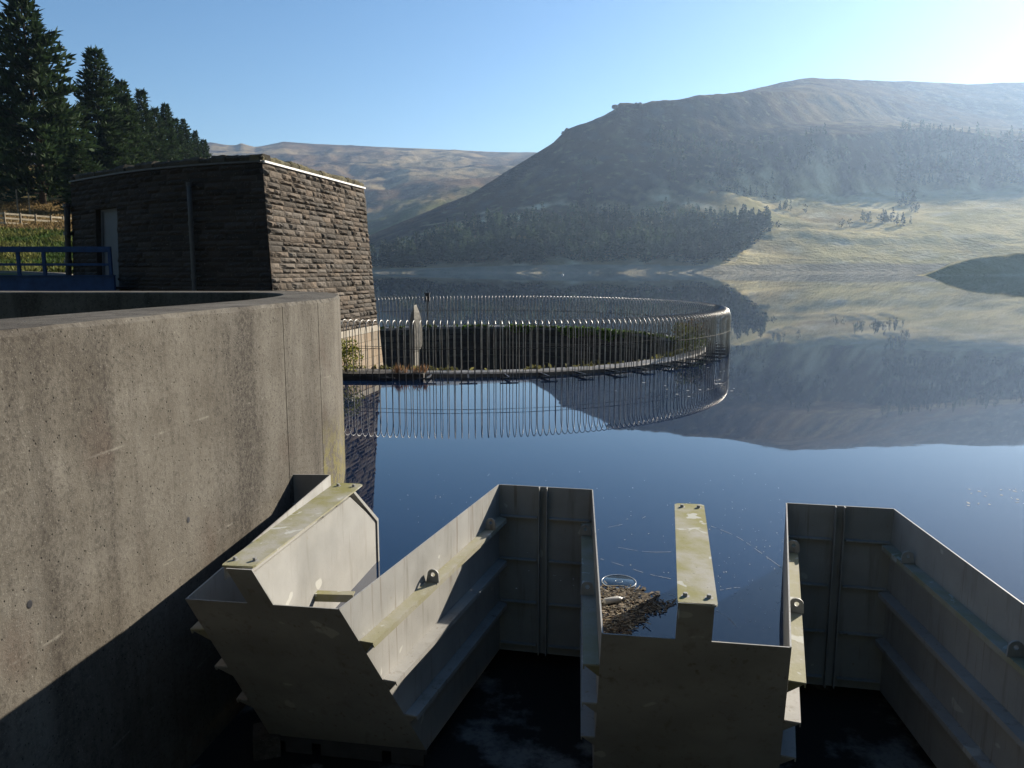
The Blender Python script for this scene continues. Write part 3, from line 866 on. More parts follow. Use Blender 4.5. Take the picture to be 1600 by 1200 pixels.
def col_height(c, Y):
    if Y <= c[0][0]: return c[0][1]
    for i in range(len(c)-1):
        if Y <= c[i+1][0]:
            (a, za), (b, zb) = c[i], c[i+1]; t = (Y-a)/(b-a)
            return za+(zb-za)*t
    return c[-1][1]
def height_R(X, Y):
    c = column(LINES_R, X); return col_height(c, Y)+rough_R((X-800)/F*Y, Y)
def rough_R(x, y):
    a = min(1, max(0, (y-645)/90))
    cl = min(1, max(0, (y-900)/150)) if x < y*.33 else min(1, max(0, (y-1080)/150))
    ter = min(1, max(0, (y-670)/40))*(1-cl)*min(1, max(0, (x-y*.22)/60))
    wv = y+x*.10+fbm(x, y, .006, 4, 15.)*70
    bench = ter*(math.sin(wv/12.5)*1.5*(.6+fbm(x, y, .008, 3, 18.)*1.6)+math.sin(wv/5.1+2)*.45)
    return bench+a*(fbm(x, y, .006, 6, 3.1)*4.0 + fbm(x, y, .03, 5, 9.2)*1.1) + cl*(fbm(x, y, .02, 6, 21.7)*3.0)
def rough_L(x, y):
    a = min(1, max(0, (y-980)/250)); b = 1-.75*min(1, max(0, (y-2350)/300))
    g = 1-abs(fbm(x, y*.55, .0034, 6, 5.5))*2.0
    return a*b*(g*16-8 + fbm(x, y, .02, 5, 4.4)*4)
BROWN = (.175, .112, .062); BENT = (.33, .25, .135); HEATH = (.060, .046, .036); GREEN = (.115, .135, .045); PALE = (.56, .50, .34); STONE = (.14, .125, .11); DRYG = (.60, .49, .25)
def mixc(a, b, t): t = max(0, min(1, t)); return tuple(x+(y-x)*t for x, y in zip(a, b))
def terrain(name, lines, rough, x0, x1, nx, step, cover, mat):
    cols = [column(lines, x0+(x1-x0)*i/nx) for i in range(nx+1)]
    K = len(lines); per = step
    vs = []; nrow = None
    for i in range(nx+1):
        X = x0+(x1-x0)*i/nx; c = cols[i]; pts = []
        for k in range(K-1):
            n = per[k]
            for q in range(n):
                t = q/n; Y = c[k][0]+(c[k+1][0]-c[k][0])*t
                pts.append((Y, c[k][1]+(c[k+1][1]-c[k][1])*t))
        pts.append(c[-1])
        nrow = len(pts)
        # soften the breaks of slope
        zz = [p[1] for p in pts]
        for _ in range(3):
            zz = [zz[0]]+[(zz[j-1]+2*zz[j]+zz[j+1])/4 for j in range(1, nrow-1)]+[zz[-1]]
        sky = sum(per[:len(lines)-2 if lines is LINES_L else len(lines)-3])
        for j in range(nrow):
            x = (X-800)/F*pts[j][0]; y = pts[j][0]
            z = zz[j]+rough(x, y)*(0.35 if abs(j-sky) <= 1 else .3 if lines is LINES_R and abs(j-sum(per[:8])) <= 6 else 1)
            vs.append((x, y, z))
    fs = [(i*nrow+j, (i+1)*nrow+j, (i+1)*nrow+j+1, i*nrow+j+1) for i in range(nx) for j in range(nrow-1)]
    me = bpy.data.meshes.new(name); me.from_pydata(vs, [], fs)
    at = me.color_attributes.new('tint', 'FLOAT_COLOR', 'POINT'); buf = []
    for i in range(nx+1):
        X = x0+(x1-x0)*i/nx
        for j in range(nrow):
            x, y, z = vs[i*nrow+j]; buf += [*cover(X, x, y, z), 1.0]
    at.data.foreach_set('color', buf)
    me.polygons.foreach_set('use_smooth', [True]*len(me.polygons)); me.materials.append(mat)
    o = bpy.data.objects.new(name, me); COL.objects.link(o); return tag(o, kind='structure')
def cover_R(X, x, y, z):
    n = fbm(x, y, .008, 5, 1.7); n2 = fbm(x, y, .035, 4, 7.7)
    if y < 668: c = mixc((.30, .27, .20), (.20, .18, .13), n2+.4)
    else:
        yf = smooth_tab([(400, 760), (900, 850), (1080, 890), (1180, 930), (1400, 1070), (1900, 1090)], X)+n2*60
        tm = max(0, min(1, (y-yf+30)/60))
        c = mixc(DRYG, BENT, n*1.3+.35)
        g = .5+1.2*fbm(x, y, .012, 4, 12.0)
        c = mixc(c, GREEN, g*.4)
        c = mixc(c, BROWN, .6*max(0, min(1, (1170-X)/80)))
        c = mixc(c, PALE, (n2-.05)*1.3)
        if tm > 0:
            d = mixc(HEATH, BROWN, n*1.2+.30); d = mixc(d, BENT, (n2+.0)*.8 + .75*max(0, min(1, (X-1170)/60))*max(0, min(1, (y-1165)/40))*max(0, min(1, (1420-y)/40))*.85); d = mixc(d, STONE, max(0, fbm(x, y, .05, 4, 33.)-.1)*1.5)  # paler bent band on the right paints extra sunlight onto the bench
            d = tuple(q*.72 for q in d); c = mixc(c, d, tm)
    return c
def cover_L(X, x, y, z):
    n = fbm(x, y, .003, 6, 2.2); n2 = fbm(x, y, .012, 5, 6.1)
    c = mixc(BROWN, BENT, n*1.7+.55); c = mixc(c, HEATH, (n2-.06)*3.0)
    if y < 1500: c = mixc(c, GREEN, (1500-y)/420*.9+n2*.6)
    return c
terrain('hillside', LINES_R, rough_R, 440, 1860, 430, [4, 3, 16, 26, 26, 26, 22, 22, 8], cover_R, M['field'])
terrain('moor_hill', LINES_L, rough_L, 20, 960, 260, [3, 12, 22, 26, 22, 26, 6], cover_L, M['moor'])
# crag boulders on the skyline
crag = MB(); rng = random.Random(3)
for px_, py_, Y, w in ((1246, 128, 1490, 6), (1000, 161, 1062, 3), (994, 161, 1062, 2.4), (961, 165, 1052, 4), (886, 201, 1036, 3), (880, 206, 1034, 2.5), (1325, 129, 1640, 3)):
    p = aty(px_, py_, Y); b = len(crag.v)
    for ring, (rr, zz) in enumerate(((1.2, -.9), (1.1, 0), (.8, .6), (.35, .85))):
        for k in range(7):
            a = k*2*math.pi/7; q = rr*w*rng.uniform(.75, 1.2)
            crag.v.append((p.x+q*math.cos(a), p.y+q*math.sin(a), p.z+(zz-.45)*w*rng.uniform(.7, 1.15)*.75))
    for ring in range(3):
        for k in range(7): crag.f.append((b+ring*7+k, b+ring*7+(k+1) % 7, b+ring*7+7+(k+1) % 7, b+ring*7+7+k)); crag.c.append(STONE)
    crag.f.append(tuple(b+21+k for k in range(7))); crag.c.append(STONE)
tag(crag.build('crag_rocks', M['stone']), kind='structure')
# headland at the right, in its own shade
TOP_H = [(1415, -.5), (1440, .6), (1480, 6.0), (1530, 10.2), (1570, 11.4), (1600, 12.2), (1760, 19), (2000, 26)]
nx, ny = 90, 26; vs = []; hc = []
for i in range(nx+1):
    X = 1400+(2000-1400)*i/nx; zt = smooth_tab(TOP_H, X, 12)
    for j in range(ny+1):
        t = j/ny
        if t < .45: f = (t/.45); Y = 388+f*max(zt, .3)*1.45; z = -1.2+(zt+1.2)*(f**.9)
        else: f = (t-.45)/.55; Y = 388+max(zt, .3)*1.45+f*120; z = zt+(-4-zt)*f**1.6
        x = (X-800)/F*Y; vs.append((x, Y, z+(fbm(x, Y, .05, 5, 8.8)*1.0+fbm(x, Y, .3, 4, 8.8)*.35)*min(1, max(0, t*4)))); n2 = fbm(x, Y, .05, 4, 2.0)
        hc += [*mixc((.30, .27, .14), (.45, .40, .26), n2+.3+max(0, 1.2-z)*.6), 1.0]
me = bpy.data.meshes.new('headland'); me.from_pydata(vs, [], [(i*(ny+1)+j, (i+1)*(ny+1)+j, (i+1)*(ny+1)+j+1, i*(ny+1)+j+1) for i in range(nx) for j in range(ny)])
me.color_attributes.new('tint', 'FLOAT_COLOR', 'POINT').data.foreach_set('color', hc)
me.polygons.foreach_set('use_smooth', [True]*len(me.polygons)); me.materials.append(M['field'])
o = bpy.data.objects.new('headland', me); COL.objects.link(o); tag(o, kind='structure')

# left bank behind the building
def bank_z(x, y):
    # distance from the shoreline, measured to the left
    sh = -(x+1.0+.36*y)
    base = 2.95
    yy = y+ (-(x)-25)*.15
    if yy > 36: base += min(1, (yy-36)/20)*2.75
    if yy > 56: base += min(yy-56, 100)*.165
    e = max(0, min(1, (sh+3)/9)); e = e*e*(3-2*e)
    return -2+(base+2)*e + fbm(x, y, .12, 4, 3.3)*.25*e
nx, ny = 130, 110; vs = []; hc = []
for i in range(nx+1):
    for j in range(ny+1):
        y = 26+ (j/ny)**1.7*200; x = -(1+.36*y)+4-(i/nx)**1.5*(120+y*.6)
        z = bank_z(x, y); vs.append((x, y, z)); n2 = fbm(x, y, .25, 4, 6.0); yy = y+(-(x)-25)*.15
        c = mixc((.10, .12, .03), (.16, .15, .05), n2+.4)
        if yy > 57: c = mixc(c, (.24, .165, .07), .75+n2*.4)
        if yy < 37: c = mixc((.20, .18, .16), (.12, .13, .05), n2*1.5+.2)
        hc += [*c, 1.0]
me = bpy.data.meshes.new('grass_bank'); me.from_pydata(vs, [], [(i*(ny+1)+j, (i+1)*(ny+1)+j, (i+1)*(ny+1)+j+1, i*(ny+1)+j+1) for i in range(nx) for j in range(ny)])
me.color_attributes.new('tint', 'FLOAT_COLOR', 'POINT').data.foreach_set('color', hc)
me.polygons.foreach_set('use_smooth', [True]*len(me.polygons)); me.materials.append(M['bank'])
o = bpy.data.objects.new('bank_ground', me); COL.objects.link(o); tag(o, kind='structure')

# unseen dark slope added behind the viewpoint to hold back sky light
nx, ny = 60, 24; vs = []; hc = []
for i in range(nx+1):
    a = R(100)+R(160)*i/nx
    for j in range(ny+1):
        r = 16+j*8.0; z = -1.4+max(0, r-17)*.72+fbm(math.cos(a)*60+r, math.sin(a)*60, .03, 4, 1.1)*9*min(1, j/5)
        vs.append((r*math.sin(a), r*math.cos(a), z)); hc += [.022, .030, .014, 1.0]
me = bpy.data.meshes.new('sky_blocker_slope'); me.from_pydata(vs, [], [(i*(ny+1)+j, (i+1)*(ny+1)+j, (i+1)*(ny+1)+j+1, i*(ny+1)+j+1) for i in range(nx) for j in range(ny)])
me.color_attributes.new('tint', 'FLOAT_COLOR', 'POINT').data.foreach_set('color', hc)
me.materials.append(mat_simple('dark_sky_blocker', (.022, .030, .016), 1, 0, 0, .5, .2)); o = bpy.data.objects.new('sky_blocker_slope', me); COL.objects.link(o); tag(o, kind='structure')

# ------------------------------------------------------------------ water sheet (hole for the shaft, open toward the spillway)
bm = bmesh.new()
m0, m1, m2 = mods
zig = [Vector((2550, -40, 0)), Vector((60, -1, 0)), m2['FR']+Vector((.1, 0, 0)), m2['FR'], m2['NR'], m2['NL'], m2['FL'], m1['FR'], m1['NR'], m1['NL'], m1['FL'], m0['FR'], m0['NR'], m0['NL'], m0['FL'], W_END+Vector((-.3, 0, 0))]
def water_pt(p, i):
    return Vector((p.x, p.y, 0))
pl = []
for p in zig: pl.append(Vector((p.x, p.y, 0)))
# the undercut plates: at water level the trough ends are further upstream
sh = ZC*UND
def shift(a, b): d = unit2(a, b); return Vector((a.x, a.y, 0))+d*(sh+.004)
for idx, (a, b) in {4: (m2['NR'], m2['FR']), 5: (m2['NL'], m2['FL']), 8: (m1['NR'], m1['FR']), 9: (m1['NL'], m1['FL']), 12: (m0['NR'], m0['FR']), 13: (m0['NL'], m0['FL'])}.items(): pl[idx] = shift(a, b)
pl += [Vector(p) for p in ((-3.0, 10.5, 0), (-3.05, 12, 0), (-4.2, 13.8, 0), (-5.5, 13.95, 0), (-17.5, 14.0, 0), (-60, 14, 0), (-2550, 600, 0), (-2550, 2880, 0), (2550, 2880, 0))]
vv = [bm.verts.new(p) for p in pl]; es = [bm.edges.new((vv[i], vv[(i+1) % len(vv)])) for i in range(len(vv))]
hv = [bm.verts.new((CX+9.6*math.cos(2*math.pi*k/96), CY+9.6*math.sin(2*math.pi*k/96), 0)) for k in range(96)]
es += [bm.edges.new((hv[k], hv[(k+1) % 96])) for k in range(96)]
bmesh.ops.triangle_fill(bm, use_beauty=True, use_dissolve=False, edges=es)
for f in bm.faces:
    if f.normal.z < 0: f.normal_flip()
me = bpy.data.meshes.new('reservoir_water'); bm.to_mesh(me); bm.free(); me.materials.append(M['water'])
o = bpy.data.objects.new('reservoir_water', me); COL.objects.link(o); tag(o, kind='structure')

# ------------------------------------------------------------------ trees
def needle_tuft(mb, p, d, L, w, rng, col):
    d = d.normalized(); r = d.cross(Vector((rng.uniform(-1, 1), rng.uniform(-1, 1), rng.uniform(-1, 1))))
    if r.length < 1e-3: r = Vector((1, 0, 0))
    r.normalize()
    mb.add([p-r*w*.35, p+d*L*.5-r*w, p+d*L, p+d*L*.5+r*w, p+r*w*.35], [(0, 1, 2, 3, 4)], col)
def conifer_mesh(seed, Ht, spread, skirt=.12, ragged=.42, tufts=13):
    rng = random.Random(seed); mb = MB(); tr = MB()
    bend = Vector((rng.uniform(-.03, .03), rng.uniform(-.03, .03), 0))
    axis = lambda t: Vector((bend.x*Ht*t*t, bend.y*Ht*t*t, Ht*t))
    tr.tube([axis(k/8) for k in range(9)], Ht*.017, 8, r1=Ht*.002)
    nwh = int(Ht*2.3)
    for k in range(nwh):
        t = skirt+(1-skirt)*(k/nwh)**.95
        if t > .985: continue
        prof = (1-t)**.72*(1 if t > skirt+.1 else .8)*rng.uniform(.8, 1.1)
        nb = rng.randint(7, 9) if t < .8 else 6
        a0 = rng.uniform(0, 6.28)
        for b in range(nb):
            a = a0+b*6.283/nb+rng.uniform(-.3, .3)
            L = spread*prof*rng.uniform(1-ragged*1.2, 1+ragged*.5)+.25
            base = axis(t); up = .15+.45*t+rng.uniform(-.15, .15)
            dirh = Vector((math.cos(a), math.sin(a), 0))
            pts = [base+dirh*L*q+Vector((0, 0, L*(up*q-.42*q*q*(1-t)))) for q in (0, .33, .66, 1)]
            tr.tube(pts, .03*Ht/18, 3, r1=.008, caps=False)
            nt = max(12, int(L*10.5))
            shade = rng.uniform(.65, 1.25)
            for i in range(nt):
                q = rng.uniform(.12, 1)**.7
                p = base+dirh*L*q+Vector((0, 0, L*(up*q-.42*q*q*(1-t))))
                side = dirh.cross(Vector((0, 0, 1)))*rng.uniform(-1, 1)
                p = p+side*L*.22*(1.1-q)+Vector((0, 0, rng.uniform(-.12, .12)))
                d = dirh*rng.uniform(.2, 1)+side*.9+Vector((0, 0, rng.uniform(-.05, 1.0)))
                f = shade*rng.uniform(.7, 1.3)
                needle_tuft(mb, p, d, rng.uniform(.4, 1.0)*Ht/18, rng.uniform(.06, .14)*Ht/18, rng, (.036*f, .062*f, .024*f))
    for i in range(10):
        p = axis(.95+.004*i); needle_tuft(mb, p, Vector((rng.uniform(-.5, .5), rng.uniform(-.5, .5), 1)), .5*Ht/18, .08, rng, (.04, .065, .026))
    return mb, tr
variants = []
for sd, Ht, spd, sk in ((1, 20, 6.4, .07), (2, 20, 5.4, .06), (3, 20, 4.6, .05), (4, 20, 5.2, .05)):
    variants.append(conifer_mesh(sd, Ht, spd, sk))
vobjs = []
TREES = [  # px of the top, py of the top, distance, variant, width factor, label
    (40, 3, 74, 0, 1.0, 'tallest dark conifer, at the far left edge above the rail fence'),
    (144, 77, 84, 1, .95, 'tall dark conifer with a ragged spire between the tallest conifer and the lower row'),
    (186, 128, 96, 2, 1.0, 'dark conifer tucked against the right flank of the second tallest conifer'),
    (199, 150, 92, 3, 1.0, 'bushy dark conifer in front, just right of the second tallest conifer'),
    (218, 142, 108, 2, .9, 'slim dark conifer whose thin tip pokes above the middle of the sloping row'),
    (238, 170, 112, 3, 1.05, 'broad dark conifer below the gap after the slim tipped conifer'),
    (255, 163, 122, 1, .9, 'dark conifer with a twin tipped top past the middle of the row'),
    (272, 186, 130, 2, 1.1, 'rounded dark conifer third from the lower end of the row'),
    (287, 187, 142, 0, .8, 'dark conifer second from the lower end of the row'),
    (303, 205, 155, 3, .9, 'dark conifer near the lower end of the row above the building parapet'),
    (316, 219, 170, 1, .9, 'smallest dark conifer at the lower right end of the row beside the moor'),
    (-40, 60, 92, 3, 1.1, 'dark conifer half cut off by the left edge behind the tallest conifer'),
    (88, 150, 98, 2, 1.25, 'dark conifer filling the gap between the two tallest conifers'),
    (165, 185, 84, 0, 1.0, 'low branched dark conifer in front of the second tallest, above the parapet'),
    (122, 225, 70, 2, 1.6, 'short bushy conifer with sunlit lower boughs behind the building corner'),
]
for px_, py_, Y, vi, wf, lab in TREES:
    top = aty(px_, py_, Y); gz = bank_z(top.x, Y)-.2
    t = thing('conifer_tree', lab, 'tree', (top.x, Y, gz), 'conifers on the bank at the left')
    s = (top.z-gz)/20
    mbn, mbt = variants[vi]
    if vi >= len(vobjs) or vobjs[vi:vi+1] == [None]: pass
    key = vi
    if key not in M.setdefault('_tree', {}):
        c = mbn.build('crown', M['needles'], t, recalc=False); k = mbt.build('trunk', M['bark'], t, recalc=False, smooth=True)
        M['_tree'][key] = (c, k)
    else:
        for src in M['_tree'][key]:
            o = src.copy(); COL.objects.link(o); o.parent = t
    t.scale = (s*wf*1.05, s*wf*1.05, s); t.rotation_euler.z = random.uniform(0, 6.28)

def far_conifer(mb, p, h, rng, base, leafy=False):
    """compact tree for the woods across the water"""
    f = rng.uniform(.65, 1.35)
    if leafy:
        n = 34; r = h*.32
        for i in range(n):
            a = rng.uniform(0, 6.28); u = rng.uniform(-.9, 1); rr = r*math.sqrt(max(0, 1-u*u))*rng.uniform(.5, 1.05)
            c = p+Vector((rr*math.cos(a), rr*math.sin(a), h*.58+u*h*.38)); s = h*rng.uniform(.07, .15)
            d = Vector((rng.uniform(-1, 1), rng.uniform(-1, 1), rng.uniform(-.3, 1)))
            g = f*rng.uniform(.75, 1.25); needle_tuft(mb, c-d*s*.5, d, s*1.5, s*.6, rng, tuple(b*g for b in base))
    else:
        n = 44; w = h*rng.uniform(.19, .27)
        for i in range(n):
            t = .06+.94*(i/n)**.85; a = i*2.4+rng.uniform(-.4, .4)
            rr = w*(1-t)*rng.uniform(.35, 1.0)+.1
            d = Vector((math.cos(a), math.sin(a), rng.uniform(-.25, .7)))
            c = p+Vector((rr*.25*math.cos(a), rr*.25*math.sin(a), h*t))
            g = f*rng.uniform(.75, 1.25); needle_tuft(mb, c, d, rr*1.2+h*.05, h*.055, rng, tuple(b*g for b in base))
    mb.add([p+Vector((-.2, 0, -1)), p+Vector((.2, 0, -1)), p+Vector((0, 0, h*.8)), p+Vector((0, .2, -1))], [(0, 1, 2), (1, 3, 2), (3, 0, 2)], (.03, .03, .02))
def wood(name, n, pick, label, base, rng, hrange=(13, 21), leafy=0.0):
    mb = MB()
    for _ in range(n):
        X, Y = pick(rng)
        p = Vector(((X-800)/F*Y, Y, height_R(X, Y)))
        lf = rng.random() < leafy
        b = base if not lf else (.085*rng.uniform(.7, 1.2), .085, .04)
        far_conifer(mb, p, rng.uniform(*hrange)*(1 if not lf else .75)*(1+.5*fbm(p.x, p.y, .025, 3, 40.)), rng, tuple(q*(1+.8*fbm(p.x, p.y, .02, 3, 50.)) for q in b), lf)
    o = mb.build(name, M['needles'], recalc=False); return tag(o, kind='stuff')
rng = random.Random(77)
def pick_a(r):
    while True:
        X = r.uniform(575, 1195); Y = r.uniform(662, 810)
        if Y < 668+22*fbm(X, 0, .02, 4, 60.)+8: continue
        lim = 1125+(Y-662)*.62
        if X > lim: continue
        if X < 640 and Y > 700: continue
        if Y > lerp_tab([(575, 690), (700, 760), (900, 800), (1200, 800)], X): continue
        return X, Y
wood('far_wood', 1250, pick_a, '', (.040, .060, .030), rng, (13, 22), .03)
def pick_b(r):
    while True:
        X = r.uniform(760, 1420); Y = r.uniform(790, 1010)
        if X < 900 and Y > 800+(X-760)*.35: continue
        if fbm(X*.8, Y, .013, 3, 4.0) < -.05+abs(X-1120)/1400: continue
        return X, Y
wood('scattered_wood', 330, pick_b, '', (.050, .066, .034), rng, (8, 14), .55)
def pick_c(r):
    while True:
        X = r.uniform(1160, 1900); Y = r.uniform(1010, 1150)
        if X < 1240 or Y < lerp_tab([(1240, 990), (1400, 1065), (1900, 1085)], X): continue
        if X < 1385 and (r.random() < .7 or Y > 1050): continue
        return X, Y
wood('upper_wood', 560, pick_c, '', (.042, .062, .032), rng, (11, 18), .03)

# ------------------------------------------------------------------ small plants
def shrub(name, label, cat, loc, r, h, n, base, rng, leaf=.07, parts=True, group=None):
    t = thing(name, label, cat, loc, group)
    mb = MB(); st = MB()
    for k in range(9):
        a = rng.uniform(0, 6.28); q = Vector((math.cos(a)*r*rng.uniform(.3, .9), math.sin(a)*r*rng.uniform(.3, .9), h*rng.uniform(.6, 1)))
        st.tube([Vector((0, 0, -.05)), q*.5+Vector((0, 0, .05)), q], .008, 4, r1=.003)
    for i in range(n):
        a = rng.uniform(0, 6.28); u = rng.random()**.6; rr = r*math.sqrt(rng.random())*(.45+.75*math.sin(min(1, u+.15)*2.6))
        p = Vector((rr*math.cos(a), rr*math.sin(a), h*u*rng.uniform(.8, 1.1)))
        f = rng.uniform(.6, 1.4); needle_tuft(mb, p, Vector((rng.uniform(-1, 1), rng.uniform(-1, 1), rng.uniform(-.4, 1))), leaf*rng.uniform(.7, 1.5), leaf*.3, rng, tuple(b*f for b in base))
    mb.build('foliage', M['leaves'], t, recalc=False); st.build('stem', M['bark'], t, recalc=False)
    return t
rng = random.Random(9)
p = aty(541, 588, 22.75); shrub('water_shrub', 'yellow green shrub growing at the waterline against the pale plinth', 'shrub', (p.x, 22.75, .15), .42, .95, 620, (.26, .27, .05), rng, .085)
for px_, lab in ((627, 'rusty grass tuft on the dark ledge beside the pointed pier, on its left'), (657, 'rusty grass tuft on the dark ledge at the right foot of the pointed pier')):
    p = aty(px_, 586, 22.75); t = thing('grass_tuft', lab, 'grass tuft', (p.x, 22.6, .165), 'rusty tufts by the pier'); mb = MB()
    for i in range(70):
        needle_tuft(mb, Vector((rng.uniform(-.2, .2), rng.uniform(-.12, .12), 0)), Vector((rng.uniform(-.5, .5), rng.uniform(-.5, .5), 1)), rng.uniform(.12, .32), .012, rng, (.36, .21, .11))
    mb.build('blades', M['leaves'], t, recalc=False)
labs = ['leafy shrub on the near end of the sunlit crest curve', 'reddish stemmed shrub amid the shrubs on the curve of the crest', 'bright green shrub at the lip of the crest curve', 'sparse tall weed at the far end of the crest shrubs']
for (a, h, r, b), lab in zip(((-24, 1.0, .6, (.09, .105, .035)), (-12, 1.1, .7, (.13, .085, .05)), (-17, .55, .45, (.17, .24, .04)), (4, .8, .5, (.09, .10, .04))), labs):
    an = R(a); shrub('crest_shrub', lab, 'shrub', (CX+9.35*math.cos(an), CY+9.35*math.sin(an), .10), r, h, 420, b, rng, .10, group='shrubs on the overflow crest')
# moss along the crest (uncountable)
mb = MB()
for i in range(5200):
    a = rng.uniform(0, 2*math.pi)
    rad = 9.03+rng.random()**2*.25; dens = fbm(math.cos(a)*9, math.sin(a)*9, .45, 3, 2.0)
    if dens < .04 and rng.random() < .88: continue
    near = math.sin(a) < -.2
    if near and rng.random() < .55: continue
    f = rng.uniform(.5, 1.4); hang = rng.random() < .12 and not near
    p = Vector((CX+rad*math.cos(a), CY+rad*math.sin(a), .12)) if not hang else Vector((CX+8.97*math.cos(a), CY+8.97*math.sin(a), .12-rng.random()**1.5*.45))
    if in_building(p.x, p.y): continue
    needle_tuft(mb, p, Vector((rng.uniform(-1, 1), rng.uniform(-1, 1), rng.uniform(0, 1.2))), rng.uniform(.07, .2), rng.uniform(.03, .07), rng, (.085*f, .125*f, .03*f) if not near else (.20*f, .19*f, .07*f))
for i in range(2600):
    a = R(rng.uniform(30, 96)); dens = fbm(math.cos(a)*9, math.sin(a)*9, .7, 4, 5.0)
    if dens < -.05+.25*max(0, (math.degrees(a)-62)/34): continue
    drop = rng.random()**1.3*(.10+.36*max(0, math.cos(a)))*(.6+1.6*dens)
    p = Vector((CX+(8.96-rng.random()*.1)*math.cos(a), CY+(8.96-rng.random()*.1)*math.sin(a), .16-drop)); f = rng.uniform(.5, 1.5)
    needle_tuft(mb, p, Vector((rng.uniform(-1, 1), rng.uniform(-1, .2), rng.uniform(-.6, 1))), rng.uniform(.10, .26), rng.uniform(.04, .09), rng, (.13*f, .22*f, .035*f))
tag(mb.build('moss', M['leaves'], recalc=False), kind='stuff')
# rough growth on the bank, below and around the fence
mb = MB()
for i in range(42000):
    y = 34+rng.random()**1.3*45; px_ = rng.uniform(-140, 125); x = (px_-800)/F*y*1.0
    yy = y+(-(x)-25)*.15
    z = bank_z(x, y); f = rng.uniform(.5, 1.5); n2 = fbm(x, y, .35, 3, 6.0)
    if yy > 57: b = (.26, .18, .08)
    else: b = mixc((.055, .095, .022), (.17, .17, .05), n2*1.6+.30)
    if yy < 38 and n2 < .1: continue
    s = .34 if yy < 57 else .28
    needle_tuft(mb, Vector((x, y, z-.03)), Vector((rng.uniform(-.8, .8), rng.uniform(-.8, .8), rng.uniform(.25, 1))), s*rng.uniform(.5, 1.4)*(1+.8*max(0, n2)), s*.16, rng, tuple(c*f for c in b))
tag(mb.build('bank_grass', M['leaves'], recalc=False), kind='stuff')

# ------------------------------------------------------------------ fences on the bank
fence = thing('rail_fence', 'pale wooden post and rail fence along the grassy bank beyond the blue footbridge', 'fence', aty(50, 345, 57))
FO = Vector(fence.location)
fpx = [(-42, 56.0), (-18, 56.4), (6, 57), (31, 58), (55, 59), (79, 60), (98, 61), (122, 62), (146, 63)]
fps = []
for px_, Y in fpx:
    top = aty(px_, 331+max(0, px_)*.075, Y); fps.append(top)
    mb = MB(); mb.box((-.07, -.05, -1.5), (.07, .05, 0.03)); mb.v = [tuple(Vector(v)+top-FO) for v in mb.v]; mb.build('post', M['post_wood'], fence, bevel=.008)
for a, b in zip(fps, fps[1:]):
    for dz in (-.10, -.42, -.76):
        mb = MB(); o1 = Vector((0, -.07, dz)); mb.bar(a+o1-FO, b+o1-FO, .035, .13); mb.build('rail', M['fence_wood'], fence)
for px_, py_, lab in ((25, 297, 'dark slim wire fence post under the tallest conifer, left of the pair'), (44, 303, 'dark slim wire fence post under the tallest conifer, right of the pair')):
    top = aty(px_, py_, 66); mb = MB(); mb.tube([(0, 0, -2.2), (0, 0, 0)], .055, 7); mb.lathe([(.055, 0), (.03, .05), (0, .06)], 7); mb.bar((-.09, 0, -.2), (.09, 0, -.2), .02, .02); mb.bar((-.09, 0, -.6), (.09, 0, -.6), .02, .02)
    o = mb.build('wire_fence_post', M['post_wood']); o.location = top; tag(o, lab, 'fence post', 'wire fence posts under the conifers')

# ------------------------------------------------------------------ flotsam in the middle trough
rng = random.Random(41)
mb = MB()
def wp(px, py): return atz(px, py, .004)
cnt = 0
for i in range(1700):
    px_ = rng.uniform(936, 1058); py_ = rng.uniform(916, 1004)
    q = (py_-916)/88
    edge = 1050-max(0, (py_-945))*1.5+fbm(px_, py_, .07, 3, 2.0)*26
    if px_ > edge: continue
    if px_ > 1022-rng.uniform(0, 90)*(1-q) and q < .25: continue
    p = wp(px_, py_); a = rng.uniform(0, 6.28)
    L = rng.uniform(.008, .04) if rng.random() < .9 else rng.uniform(.05, .14); d = Vector((math.cos(a), math.sin(a), rng.uniform(-.05, .15)))
    hgt = .014*rng.random()*(1 if abs(fbm(px_, py_, .06, 3, 1.)) > .12 else .2)
    b = rng.choice(((.30, .235, .15), (.42, .345, .23), (.16, .12, .08), (.09, .07, .05), (.24, .16, .09), (.36, .33, .26)))
    mb.bar(p+Vector((0, 0, hgt)), p+d*L+Vector((0, 0, hgt)), rng.uniform(.004, .010), rng.uniform(.003, .006), col=b)
tag(mb.build('floating_debris', M['debris'], recalc=False), kind='stuff')
mb = MB(); 
for i in range(1900):
    px_ = rng.uniform(936, 1056); py_ = rng.uniform(918, 1000)
    if px_ > 1040-max(0, py_-945)*1.5+fbm(px_, py_, .07, 3, 2.0)*30-(max(0, 940-py_)*1.8): continue
    p = wp(px_, py_)-Vector((0, 0, .001)); s = rng.uniform(.006, .032); a0 = rng.uniform(0, 6)
    f = rng.choice((.4, .6, .8, 1.1, 1.6, 2.6, 3.6))
    p = p+Vector((0, 0, rng.uniform(0, .012)))
    mb.add([p+Vector((s*rng.uniform(.6, 1)*math.cos(a0+k*1.05), s*rng.uniform(.6, 1)*math.sin(a0+k*1.05), rng.uniform(-.004, .004))) for k in range(6)], [(0, 1, 2, 3, 4, 5)], (.085*f, .068*f, .048*f))
tag(mb.build('scum_debris', M['debris'], recalc=False), kind='stuff')
